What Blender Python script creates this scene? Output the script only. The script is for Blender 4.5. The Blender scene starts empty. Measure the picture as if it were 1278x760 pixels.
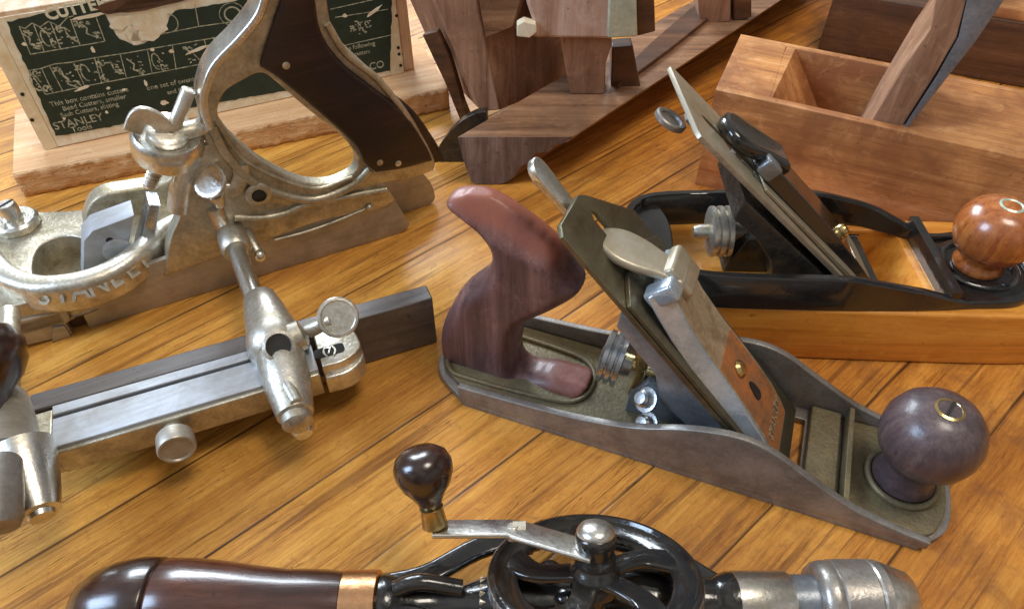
import bpy, bmesh, math, random
from mathutils import Vector, Matrix
random.seed(7)
SC=bpy.context.scene; COL=SC.collection
S=0.01                                   # all lengths below are in centimetres
# ------------------------------------------------------------------ camera numbers (used to place and measure)
F_PX,PITCH,H=900.0,math.radians(45),31.0
CP,SP=math.cos(PITCH),math.sin(PITCH)
def ray(x,y):
    u=(x-639)/F_PX; v=(380-y)/F_PX
    return Vector((u,CP+v*SP,-SP+v*CP))
def gp(x,y,z=0.0):
    d=ray(x,y); t=(H-z)/-d.z
    return Vector((d.x*t,d.y*t,z))
def plane_hit(x,y,c,n):
    d=ray(x,y); o=Vector((0,0,H)); t=(c-o).dot(n)/d.dot(n)
    return o+d*t
class Fr:
    """a local frame standing on the table: u along, w across (away), z up"""
    def __init__(s,p,q=None,z=0.0,O=None,a=None):
        if O is None:
            s.O=gp(*p,z); Q=gp(*q,z); s.a=math.atan2(Q.y-s.O.y,Q.x-s.O.x)
        else: s.O=Vector((O[0],O[1],0)); s.a=a
        s.O=Vector((s.O.x,s.O.y,0))
        s.x=Vector((math.cos(s.a),math.sin(s.a),0)); s.y=Vector((-math.sin(s.a),math.cos(s.a),0))
    def loc(s,P):
        d=P-s.O; return Vector((d.dot(s.x),d.dot(s.y),P.z))
    def uw(s,x,y,z=0.0):
        l=s.loc(gp(x,y,z)); return (l.x,l.y)
    def uz(s,x,y,w=0.0):
        l=s.loc(plane_hit(x,y,s.O+s.y*w,s.y)); return (l.x,l.z)
    def P(s,x,y,z=None,w=None):
        if z is not None: return s.loc(gp(x,y,z))
        return s.loc(plane_hit(x,y,s.O+s.y*w,s.y))
    def hit(s,x,y,c,n):                    # c,n local
        C=s.O+s.x*c.x+s.y*c.y+Vector((0,0,c.z)); N=s.x*n.x+s.y*n.y+Vector((0,0,n.z))
        return s.loc(plane_hit(x,y,C,N))
# ------------------------------------------------------------------ object helpers
def tag(o,label=None,cat=None,group=None,kind=None):
    if label: o['label']=label
    if cat: o['category']=cat
    if group: o['group']=group
    if kind: o['kind']=kind
    return o
def empty(name,fr,label,cat,group=None,z=0):
    o=bpy.data.objects.new(name,None); COL.objects.link(o); o.empty_display_size=.02
    o.location=(fr.O.x*S,fr.O.y*S,z*S); o.rotation_euler=(0,0,fr.a)
    return tag(o,label,cat,group)
def obj(name,bm,mat,parent=None,bev=0.0,ang=38,seg=2,label=None,remesh=0,sub=0):
    me=bpy.data.meshes.new(name)
    bmesh.ops.remove_doubles(bm,verts=bm.verts,dist=0.0008)
    bmesh.ops.recalc_face_normals(bm,faces=bm.faces)
    for v in bm.verts: v.co*=S
    bm.to_mesh(me); bm.free()
    for p in me.polygons: p.use_smooth=True
    if not remesh: me.set_sharp_from_angle(angle=math.radians(ang))
    o=bpy.data.objects.new(name,me); COL.objects.link(o)
    if isinstance(mat,(list,tuple)):
        for m in mat: me.materials.append(m)
    else: me.materials.append(mat)
    if parent: o.parent=parent
    if remesh:
        r=o.modifiers.new('r','REMESH'); r.mode='VOXEL'; r.voxel_size=remesh*S; r.use_smooth_shade=True
        sm=o.modifiers.new('s','SMOOTH'); sm.factor=.5; sm.iterations=sub or 6
    elif bev:
        b=o.modifiers.new('b','BEVEL'); b.width=bev*S; b.segments=seg; b.limit_method='ANGLE'; b.angle_limit=math.radians(ang); b.use_clamp_overlap=True
        b.harden_normals=False
    if label: o['label']=label
    return o
def BM(): return bmesh.new()
def V(*a): return Vector(a)
def box(bm,c,d,R=None):
    m=Matrix.Translation(Vector(c))
    if R is not None: m=m@R.to_4x4()
    m=m@Matrix.Diagonal((d[0],d[1],d[2],1))
    bmesh.ops.create_cube(bm,size=1,matrix=m)
def hexa(bm,p):
    v=[bm.verts.new(Vector(q)) for q in p]      # 4 bottom, 4 top
    for f in ((3,2,1,0),(4,5,6,7),(0,1,5,4),(1,2,6,5),(2,3,7,6),(3,0,4,7)): bm.faces.new([v[i] for i in f])
def perp(a):
    a=Vector(a).normalized(); t=Vector((0,0,1)) if abs(a.z)<.9 else Vector((1,0,0))
    x=a.cross(t).normalized(); y=a.cross(x).normalized()
    return a,x,y
def lathe(bm,prof,o,axis,seg=40,fn=None,ref=None,closed=False):
    """prof: (radius, height) pairs; fn(theta)->radius factor for knurls"""
    a,x,y=perp(axis)
    if ref is not None:
        x=(Vector(ref)-a*Vector(ref).dot(a)).normalized(); y=a.cross(x)
    o=Vector(o); rings=[]
    for r,h in prof:
        if r<=1e-5: rings.append([bm.verts.new(o+a*h)])
        else:
            rings.append([bm.verts.new(o+a*h+(x*math.cos(t)+y*math.sin(t))*r*(fn(i) if fn else 1)) for i,t in ((i,2*math.pi*i/seg) for i in range(seg))])
    for A,B in list(zip(rings,rings[1:]))+([(rings[-1],rings[0])] if closed else []):
        n=seg
        for i in range(n):
            j=(i+1)%n
            if len(A)==1 and len(B)==1: continue
            if len(A)==1: bm.faces.new((A[0],B[i],B[j]))
            elif len(B)==1: bm.faces.new((A[i],B[0],A[j]))
            else: bm.faces.new((A[i],B[i],B[j],A[j]))
    if closed: return
    if len(rings[0])>1: bm.faces.new(rings[0])
    if len(rings[-1])>1: bm.faces.new(list(reversed(rings[-1])))
def rod(bm,p,q,r,r2=None,seg=24):
    p=Vector(p);q=Vector(q); L=(q-p).length; r2=r if r2 is None else r2
    c=min(r,r2)*.12
    lathe(bm,[(r-c,0),(r,c),(r2,L-c),(r2-c,L)],p,q-p,seg)
def knurl(n,d=.04): return lambda i: 1.0+(d if i%2 else -d)
def crv(pts,n=7,closed=True):
    """Catmull-Rom through pts; a third value marks a sharp corner"""
    P=[Vector((p[0],p[1])) for p in pts]; sh=[len(p)>2 for p in pts]; N=len(P); out=[]
    rng=range(N) if closed else range(N-1)
    for i in rng:
        j=(i+1)%N
        a=P[i-1] if (closed or i>0) else P[i]; b=P[i]; c=P[j]; d=P[(i+2)%N] if (closed or i+2<N) else P[j]
        if sh[i]: a=b-(c-b)*.6
        if sh[j]: d=c+(c-b)*.6
        if sh[i] and sh[j]: out.append(b.copy()); continue
        for k in range(n):
            t=k/n
            out.append(.5*((2*b)+(c-a)*t+(2*a-5*b+4*c-d)*t*t+(3*b-a-3*c+d)*t**3))
    if not closed: out.append(P[-1].copy())
    return [(v.x,v.y) for v in out]
def crv3(pts,n=8):
    P=[Vector(p) for p in pts]; out=[]
    for i in range(len(P)-1):
        a=P[i-1] if i>0 else P[i]*2-P[i+1]; b=P[i]; c=P[i+1]; d=P[i+2] if i+2<len(P) else P[i+1]*2-P[i]
        for k in range(n):
            t=k/n; out.append(.5*((2*b)+(c-a)*t+(2*a-5*b+4*c-d)*t*t+(3*b-a-3*c+d)*t**3))
    out.append(P[-1].copy()); return out
def plate(bm,loops,t0,t1,mp='uz',bev=0.0,bseg=2,M=None):
    """flat cut-out with holes, from thickness coordinate t0 to t1; mp says which plane: uz, uw or a Matrix M"""
    cu=bpy.data.curves.new('c','CURVE'); cu.dimensions='2D'; cu.fill_mode='BOTH'
    th=abs(t1-t0); cu.extrude=max(th/2-bev,0.0001); cu.bevel_depth=bev; cu.bevel_resolution=bseg; cu.offset=-bev
    for L in loops:
        s=cu.splines.new('POLY'); s.points.add(len(L)-1); s.use_cyclic_u=True
        for i,p in enumerate(L): s.points[i].co=(p[0],p[1],0,1)
    ob=bpy.data.objects.new('c',cu); COL.objects.link(ob)
    dg=bpy.context.evaluated_depsgraph_get(); dg.update()
    me=bpy.data.meshes.new_from_object(ob.evaluated_get(dg)); 
    mid=(t0+t1)/2; tmp=bmesh.new(); tmp.from_mesh(me)
    for v in tmp.verts:
        x,y,z=v.co
        if M is not None: v.co=M@Vector((x,y,z+mid))
        elif mp=='uz': v.co=Vector((x,z+mid,y))
        else: v.co=Vector((x,y,z+mid))
    bmesh.ops.recalc_face_normals(tmp,faces=tmp.faces)
    m2=bpy.data.meshes.new('t'); tmp.to_mesh(m2); tmp.free(); bm.from_mesh(m2)
    bpy.data.objects.remove(ob); bpy.data.curves.remove(cu); bpy.data.meshes.remove(me); bpy.data.meshes.remove(m2)
def text(bm,s,size,M,ext=.03,space=1.0,bold=0.0):
    cu=bpy.data.curves.new('t','FONT'); cu.body=s; cu.size=size; cu.extrude=ext; cu.space_character=space; cu.offset=bold
    cu.align_x='CENTER'; cu.align_y='CENTER'; cu.resolution_u=3
    ob=bpy.data.objects.new('t',cu); COL.objects.link(ob)
    dg=bpy.context.evaluated_depsgraph_get(); dg.update()
    me=bpy.data.meshes.new_from_object(ob.evaluated_get(dg)); me.transform(M); bm.from_mesh(me)
    bpy.data.objects.remove(ob); bpy.data.curves.remove(cu); bpy.data.meshes.remove(me)
def basis(o,x,y,z=None):
    x=Vector(x).normalized(); y=Vector(y); y=(y-x*y.dot(x)).normalized(); z=x.cross(y); o=Vector(o)
    return Matrix(((x.x,y.x,z.x,o.x),(x.y,y.y,z.y,o.y),(x.z,y.z,z.z,o.z),(0,0,0,1)))
def sweep(bm,path,sec,up=(0,0,1),scale=None,closed=False):
    """sec: list of (side,up) pairs, or fn(t)->list; capped"""
    P=[Vector(p) for p in path]; N=len(P); rings=[]; up=Vector(up)
    for i,p in enumerate(P):
        if closed: t=(P[(i+1)%N]-P[i-1]).normalized()
        else: t=(P[min(i+1,N-1)]-P[max(i-1,0)]).normalized()
        s=t.cross(up).normalized(); n=s.cross(t).normalized()
        f=i/(N-1); ss=sec(f) if callable(sec) else sec
        k=scale(f) if scale else 1.0
        rings.append([bm.verts.new(p+(s*a+n*b)*k) for a,b in ss])
    m=len(rings[0]); rr=list(zip(rings,rings[1:]))
    if closed: rr.append((rings[-1],rings[0]))
    for A,B in rr:
        for i in range(m):
            j=(i+1)%m; bm.faces.new((A[i],A[j],B[j],B[i]))
    if not closed: bm.faces.new(list(reversed(rings[0]))); bm.faces.new(rings[-1])
def circ(r,n=14,ry=None):
    ry=r if ry is None else ry
    return [(r*math.cos(2*math.pi*i/n),ry*math.sin(2*math.pi*i/n)) for i in range(n)]
def rrect(w,h,r,n=3):
    out=[]
    for cx,cy,a in ((w/2-r,h/2-r,0),(-w/2+r,h/2-r,90),(-w/2+r,-h/2+r,180),(w/2-r,-h/2+r,270)):
        for k in range(n+1):
            t=math.radians(a+90*k/n); out.append((cx+r*math.cos(t),cy+r*math.sin(t)))
    return out
def ball(bm,c,r,sq=(1,1,1),seg=24):
    bmesh.ops.create_uvsphere(bm,u_segments=seg,v_segments=seg//2+2,radius=1,matrix=Matrix.Translation(Vector(c))@Matrix.Diagonal((r*sq[0],r*sq[1],r*sq[2],1)))
def screw(parent,c,axis,r,mat,h=.12,slot=(1,0,0),name='screw'):
    bm=BM(); c=Vector(c); a=Vector(axis).normalized()
    lathe(bm,[(r,0),(r,h*.5),(r*.9,h*.8),(r*.55,h),(0,h*1.05)],c,a,24)
    o=obj(name,bm,mat,parent,ang=50)
    s=Vector(slot); s=(s-a*s.dot(a)).normalized(); y=a.cross(s)
    b2=BM(); R=Matrix((s,y,a)).transposed(); box(b2,c+a*h,(r*1.7,r*.22,.05),R)
    obj('slot',b2,MAT['dark'],o)
    return o
def inflate(bm,loop,w0,T,r,step,near=None):
    """a rounded solid from a u-z outline: thickness swells from the edge inwards"""
    xs=[p[0] for p in loop]; ys=[p[1] for p in loop]; n=len(loop)
    def inside(x,y):
        c=False
        for i in range(n):
            x0,y0=loop[i]; x1,y1=loop[i-1]
            if (y0>y)!=(y1>y) and x<(x1-x0)*(y-y0)/(y1-y0)+x0: c=not c
        return c
    def dist(x,y):
        m=1e9
        for i in range(n):
            x0,y0=loop[i]; x1,y1=loop[i-1]; dx,dy=x1-x0,y1-y0; l=dx*dx+dy*dy
            t_=0 if l==0 else max(0,min(1,((x-x0)*dx+(y-y0)*dy)/l))
            m=min(m,(x-x0-t_*dx)**2+(y-y0-t_*dy)**2)
        return math.sqrt(m)
    nx=int((max(xs)-min(xs))/step)+2; ny=int((max(ys)-min(ys))/step)+2; G={}
    for i in range(nx):
        for j in range(ny):
            x=min(xs)+i*step; y=min(ys)+j*step
            if inside(x,y):
                d=min(dist(x,y)/r,1); h=T*math.sqrt(max(1-(1-d)**2,0.02))
                hn=min(h,near(x,y)) if near else h
                G[i,j]=(bm.verts.new((x,w0+h,y)),bm.verts.new((x,w0-hn,y)))
    cell=lambda i,j: all(k in G for k in ((i,j),(i+1,j),(i+1,j+1),(i,j+1)))
    for i in range(nx):
        for j in range(ny):
            if not cell(i,j): continue
            q=[(i,j),(i+1,j),(i+1,j+1),(i,j+1)]
            bm.faces.new([G[k][0] for k in q]); bm.faces.new([G[k][1] for k in reversed(q)])
            for a,b,(di,dj) in ((q[0],q[1],(0,-1)),(q[1],q[2],(1,0)),(q[2],q[3],(0,1)),(q[3],q[0],(-1,0))):
                if not cell(i+di,j+dj): bm.faces.new((G[a][0],G[a][1],G[b][1],G[b][0]))
# ------------------------------------------------------------------ materials
def newmat(name):
    m=bpy.data.materials.new(name); m.use_nodes=True; nt=m.node_tree; nt.nodes.clear()
    out=nt.nodes.new('ShaderNodeOutputMaterial'); b=nt.nodes.new('ShaderNodeBsdfPrincipled'); nt.links.new(b.outputs[0],out.inputs[0])
    return m,nt,b
class NT:
    def __init__(s,nt): s.nt=nt
    def n(s,t,**k):
        n=s.nt.nodes.new(t)
        for a,v in k.items(): setattr(n,a,v)
        return n
    def l(s,a,b): s.nt.links.new(a,b)
    def coord(s,scale,rot=(0,0,0),loc=(0,0,0),kind='Object'):
        tc=s.n('ShaderNodeTexCoord'); mp=s.n('ShaderNodeMapping'); mp.vector_type='POINT'
        mp.inputs['Scale'].default_value=scale; mp.inputs['Rotation'].default_value=rot; mp.inputs['Location'].default_value=loc
        s.l(tc.outputs[kind],mp.inputs[0]); return mp.outputs[0]
    def noise(s,vec,scale,detail=5,rough=.6,dist=0):
        n=s.n('ShaderNodeTexNoise'); n.inputs['Scale'].default_value=scale; n.inputs['Detail'].default_value=detail
        n.inputs['Roughness'].default_value=rough; n.inputs['Distortion'].default_value=dist; s.l(vec,n.inputs['Vector']); return n.outputs['Fac']
    def ramp(s,fac,stops,interp='LINEAR'):
        r=s.n('ShaderNodeValToRGB'); r.color_ramp.interpolation=interp; e=r.color_ramp.elements
        while len(e)<len(stops): e.new(.5)
        for i,(p,c) in enumerate(stops):
            e[i].position=p; e[i].color=(*c,1) if not isinstance(c,(int,float)) else (c,c,c,1)
        s.l(fac,r.inputs[0]); return r.outputs[0]
    def mix(s,f,a,b,mode='MIX'):
        m=s.n('ShaderNodeMix'); m.data_type='RGBA'; m.blend_type=mode
        if isinstance(f,(int,float)): m.inputs[0].default_value=f
        else: s.l(f,m.inputs[0])
        for k,v in ((6,a),(7,b)):
            if isinstance(v,tuple): m.inputs[k].default_value=(*v,1)
            else: s.l(v,m.inputs[k])
        return m.outputs[2]
    def math(s,op,a,b=None,c=None):
        m=s.n('ShaderNodeMath'); m.operation=op
        for k,v in enumerate((a,b,c)):
            if v is None: continue
            if isinstance(v,(int,float)): m.inputs[k].default_value=v
            else: s.l(v,m.inputs[k])
        return m.outputs[0]
    def bump(s,b,h,dist,strength=1.0):
        n=s.n('ShaderNodeBump'); n.inputs['Distance'].default_value=dist; n.inputs['Strength'].default_value=strength
        s.l(h,n.inputs['Height']); s.l(n.outputs[0],b.inputs['Normal'])
def wood(name,dark,mid,light,along=(1,0,0),rough=.4,coat=.2,fine=1.0,stain=.25,bump=.0002,rot=(0,0,0),streak=1.0,spec=.5):
    m,nt,b=newmat(name); t=NT(nt)
    base=[7*(16 if not a else 1) for a in along]
    vec=t.coord(tuple(base),rot=rot)
    g=t.noise(vec,1.0*streak,6,.62,.6)
    v2=t.coord(tuple(c*4 for c in base),rot=rot)
    f=t.noise(v2,2.0*fine,4,.7)
    big=t.noise(t.coord((22,22,22)),1.0,4,.6,.4)
    s=t.math('ADD',t.math('MULTIPLY',g,.75),t.math('MULTIPLY',f,.25))
    col=t.ramp(s,[(.33,dark),(.5,mid),(.68,light)])
    st=t.ramp(big,[(.38,1.0),(.62,0.0)])
    col=t.mix(t.math('MULTIPLY',st,stain),col,dark)
    spk=t.noise(t.coord((260,260,260)),1.0,2,.5); sm=t.ramp(spk,[(.66,0.0),(.74,1.0)])
    col=t.mix(t.math('MULTIPLY',sm,.45),col,tuple(c*.35 for c in dark))
    fl=t.noise(t.coord(tuple(c*2.2 for c in base),rot=rot,loc=(5,2,8)),3.0,5,.75,1.0)
    col=t.mix(t.math('MULTIPLY',t.ramp(fl,[(.60,0.0),(.68,1.0)]),.55),col,tuple(c*.55 for c in dark))
    wr=t.noise(t.coord((75,75,75),loc=(9,4,1)),1.0,6,.75,.6)
    col=t.mix(t.math('MULTIPLY',t.ramp(wr,[(.55,0.0),(.70,1.0)]),.28),col,tuple(min(1,c*1.35) for c in light))
    t.l(col,b.inputs['Base Color'])
    t.l(t.ramp(big,[(.3,rough+.12),(.7,max(rough-.08,.05))]),b.inputs['Roughness'])
    b.inputs['Coat Weight'].default_value=coat; b.inputs['Coat Roughness'].default_value=.18
    b.inputs['Specular IOR Level'].default_value=spec
    t.bump(b,s,bump); return m
def metal(name,base,tarn,rough=.35,met=1.0,amt=.5,scale=60,bump=.00012,fine=500,rust=None,rustamt=.3,brush=None,coat=0,rv=.14):
    m,nt,b=newmat(name); t=NT(nt)
    v=t.coord((scale,)*3); n1=t.noise(v,1.0,6,.65,.3)
    vf=t.coord((fine,)*3 if not brush else brush); n2=t.noise(vf,1.0,3,.6)
    s=t.ramp(t.math('ADD',t.math('MULTIPLY',n1,.75),t.math('MULTIPLY',n2,.25)),[(.42-.12*amt,0.0),(.62,1.0)])
    col=t.mix(s,tarn,base)
    if rust:
        r=t.noise(t.coord((scale*.8,)*3,loc=(3,1,7)),1.0,6,.7); rm=t.ramp(r,[(.52,0.0),(.64,1.0)])
        col=t.mix(t.math('MULTIPLY',rm,rustamt),col,rust)
    t.l(col,b.inputs['Base Color']); b.inputs['Metallic'].default_value=met
    t.l(t.ramp(n1,[(.3,min(rough+rv,1.0)),(.7,max(rough-rv*.6,.03))]),b.inputs['Roughness'])
    b.inputs['Coat Weight'].default_value=coat; b.inputs['Coat Roughness'].default_value=.08
    t.bump(b,t.math('ADD',n2,t.math('MULTIPLY',n1,.8)),bump); return m
MAT={}
MAT['nickel']=metal('aged_nickel',(.78,.75,.68),(.40,.35,.25),.38,amt=.45,scale=70,bump=.00022,met=.9)
MAT['nickel_cast']=metal('cast_nickel',(.64,.59,.48),(.34,.29,.19),.44,amt=.4,scale=60,bump=.0003,met=.85)
MAT['chrome']=metal('bright_nickel',(.84,.83,.80),(.55,.52,.44),.3,amt=.15,scale=80,bump=.00012)
MAT['skate']=metal('grey_steel',(.50,.46,.40),(.34,.30,.24),.44,amt=.35,scale=40,brush=(40,400,400),bump=.00012,met=.55)
MAT['iron_body']=metal('old_cast_iron',(.33,.31,.29),(.18,.155,.13),.42,amt=.5,scale=45,rust=(.14,.07,.035),rustamt=.3,met=.55)
MAT['japan_worn']=metal('worn_olive_casting',(.21,.17,.09),(.11,.085,.045),.48,met=.3,amt=.6,scale=60,rust=(.2,.1,.04),rustamt=.25,bump=.0004)
MAT['blade']=metal('patinated_blade',(.26,.23,.15),(.15,.125,.08),.38,amt=.5,scale=50,rust=(.12,.07,.04),rustamt=.4,brush=(60,60,500),met=.85)
MAT['blade_pale']=metal('pale_blade',(.50,.45,.35),(.32,.27,.18),.38,amt=.4,scale=45,brush=(60,60,500),met=.5)
MAT['steel']=metal('polished_steel',(.70,.76,.82),(.42,.42,.42),.26,amt=.15,scale=60,bump=.00008)
MAT['steel_blue']=metal('blued_steel',(.31,.34,.38),(.17,.18,.19),.34,amt=.4,scale=50,met=.55)
MAT['cap_steel']=metal('reflection_blue_steel',(.60,.70,.82),(.40,.47,.54),.24,amt=.2,scale=50,met=.6,rv=.08)  # bluish window reflection put into the base colour
MAT['chuck']=metal('mottled_chuck_steel',(.52,.49,.45),(.26,.23,.2),.32,amt=.8,scale=150,met=.75)
MAT['black']=metal('black_enamel',(.012,.012,.013),(.02,.017,.013),.16,met=0,amt=.4,scale=60,bump=.00025,fine=260,coat=.7)
MAT['black_worn']=metal('worn_black_enamel',(.016,.015,.014),(.04,.033,.024),.28,met=0,amt=.5,scale=90,bump=.0004,fine=260,rust=(.12,.08,.04),rustamt=.35,coat=.3)
MAT['brass']=metal('old_brass',(.72,.56,.26),(.42,.30,.12),.26,amt=.3,scale=90)
MAT['copper']=metal('copper_ferrule',(.83,.47,.25),(.55,.28,.13),.25,amt=.2,scale=60)
MAT['tan_metal']=metal('tan_lever_metal',(.62,.53,.38),(.38,.29,.18),.36,amt=.4,scale=90,rust=(.2,.12,.07),rustamt=.5,met=.5)
MAT['orange_field']=metal('worn_orange_paint',(.48,.17,.05),(.24,.12,.06),.55,met=.1,amt=.5,scale=90,rust=(.1,.06,.03),rustamt=.5)
MAT['dark']=metal('dark_recess',(.02,.016,.012),(.012,.01,.008),.7,met=0)
MAT['pewter']=metal('dull_ferrule',(.66,.76,.62),(.42,.50,.38),.35,amt=.4,scale=60,met=.5)
MAT['rosewood']=wood('dark_rosewood',(.007,.0035,.003),(.020,.009,.007),(.05,.021,.015),along=(1,0,0),rough=.38,coat=.15,stain=.4)
MAT['rosewood_gloss']=wood('gloss_rosewood',(.010,.004,.003),(.028,.010,.006),(.06,.02,.012),along=(1,0,0),rough=.24,coat=.8,stain=.3,bump=.00025)
MAT['rail']=metal('brushed_rail',(.50,.53,.58),(.36,.36,.36),.5,met=.55,amt=.3,scale=50,brush=(40,400,400),bump=.00012)
MAT['tote']=wood('purple_brown_hardwood',(.06,.028,.027),(.17,.08,.072),(.32,.165,.145),along=(0,0,1),rough=.46,coat=.15,stain=.35,bump=.0004)
_m=MAT['tote']; _t=NT(_m.node_tree); _b=_m.node_tree.nodes['Principled BSDF']
_c=_b.inputs['Base Color'].links[0].from_socket; _s=_t.n('ShaderNodeSeparateXYZ'); _tc=_t.n('ShaderNodeTexCoord'); _t.l(_tc.outputs['Object'],_s.inputs[0])
_no=_t.noise(_t.coord((60,60,60)),1.0,5,.7)
_h=_t.math('ADD',_t.math('ADD',_s.outputs[2],_t.math('MULTIPLY',_s.outputs[0],.33)),_t.math('MULTIPLY',_no,.012))
_k=_t.ramp(_h,[(.1110,0.0),(.1165,1.0)])
_f=_t.ramp(_t.math('SUBTRACT',_t.math('MULTIPLY',_s.outputs[0],1.0),_t.math('MULTIPLY',_no,.04)),[(.008,0.0),(.03,1.0)])
_f=_t.math('MULTIPLY',_f,_t.ramp(_s.outputs[2],[(.02,1.0),(.035,0.0)]))
_k=_t.math('MAXIMUM',_k,_t.math('MULTIPLY',_f,.55))
_t.l(_t.mix(_t.math('MULTIPLY',_k,.85),_c,_t.mix(_no,(.36,.10,.05),(.22,.06,.035))),_b.inputs['Base Color'])
MAT['rosewood_brown']=wood('brown_drill_handle_wood',(.02,.006,.004),(.065,.02,.012),(.13,.045,.025),along=(1,0,0),rough=.26,coat=.7,stain=.3,bump=.00025)
MAT['tote_red']=wood('worn_red_hardwood',(.12,.035,.02),(.25,.07,.035),(.34,.12,.06),along=(1,0,0),rough=.42,coat=.2,stain=.35)
MAT['knob_dark']=wood('smoky_knob_wood',(.04,.026,.03),(.085,.056,.06),(.16,.11,.105),along=(0,0,1),rough=.42,coat=.35,stain=.5,bump=.0004)
MAT['knob_orange']=wood('orange_knob_wood',(.16,.035,.008),(.42,.12,.025),(.60,.22,.055),along=(0,0,1),rough=.25,coat=.9,stain=.3,streak=1.6)
MAT['honey']=wood('honey_beech',(.50,.16,.015),(.78,.31,.04),(.88,.43,.08),along=(1,0,0),rough=.4,coat=.35,stain=.35)
MAT['beech']=wood('worn_beech',(.27,.095,.03),(.62,.27,.085),(.78,.42,.18),along=(1,0,0),rough=.5,coat=.1,stain=.85,bump=.0004)
MAT['beech_pale']=wood('pale_worn_beech',(.34,.19,.125),(.56,.37,.28),(.72,.54,.43),along=(0,0,1),rough=.5,coat=.1,stain=.4)
MAT['walnut']=wood('dark_plane_wood',(.045,.02,.01),(.12,.05,.022),(.2,.09,.04),along=(1,0,0),rough=.45,coat=.1,stain=.5)
MAT['wedge_wood']=wood('warm_wedge_wood',(.20,.09,.045),(.42,.22,.12),(.60,.38,.24),along=(0,0,1),rough=.5,coat=.1,stain=.5)
MAT['plough']=wood('brown_plough_wood',(.09,.045,.025),(.30,.145,.07),(.46,.26,.14),along=(1,0,0),rough=.45,coat=.15,stain=.5)
MAT['plough_v']=wood('brown_plough_upright_wood',(.16,.07,.035),(.34,.17,.095),(.5,.29,.18),along=(0,0,1),rough=.48,coat=.1,stain=.55)
MAT['endgrain']=wood('weathered_end_grain',(.07,.045,.04),(.19,.125,.105),(.40,.30,.26),along=(0,0,1),rough=.5,coat=.1,stain=.5,streak=1.2)
MAT['fence_wood']=wood('grey_fence_rosewood',(.05,.04,.036),(.12,.10,.09),(.19,.165,.15),along=(1,0,0),rough=.36,coat=.3,stain=.3)
MAT['pine']=wood('raw_pine',(.55,.28,.12),(.76,.46,.23),(.86,.60,.36),along=(1,0,0),rough=.7,coat=0,stain=.2)
MAT['pine_box']=wood('box_wood',(.55,.32,.18),(.76,.54,.36),(.88,.72,.54),along=(0,0,1),rough=.7,coat=0,stain=.3)
MAT['rough_pine']=wood('rough_sawn_pine',(.52,.25,.10),(.84,.52,.27),(.93,.72,.46),along=(1,0,0),rough=.85,coat=0,stain=.4,bump=.002,streak=5)
def flat(name,c,rough=.6,var=.25,scale=150,c2=None):
    m,nt,b=newmat(name); t=NT(nt); n=t.noise(t.coord((scale,)*3),1.0,5,.65)
    t.l(t.ramp(n,[(.3,c2 or tuple(x*(1-var) for x in c)),(.65,c)]),b.inputs['Base Color']); b.inputs['Roughness'].default_value=rough
    t.bump(b,n,.0002); return m
MAT['label_green']=flat('dark_green_paper',(.018,.038,.026),.5,.4,120)
MAT['ink']=flat('label_print',(.62,.62,.48),.6,.5,400,c2=(.10,.12,.08))
MAT['ink_bold']=flat('label_title_print',(.80,.78,.62),.6,.15,200)
MAT['torn_paper']=flat('torn_paper',(.90,.86,.74),.8,.3,120,c2=(.74,.58,.36))
MAT['cream']=flat('cream_edge',(.90,.82,.62),.7,.25,90,c2=(.72,.56,.34))
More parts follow.
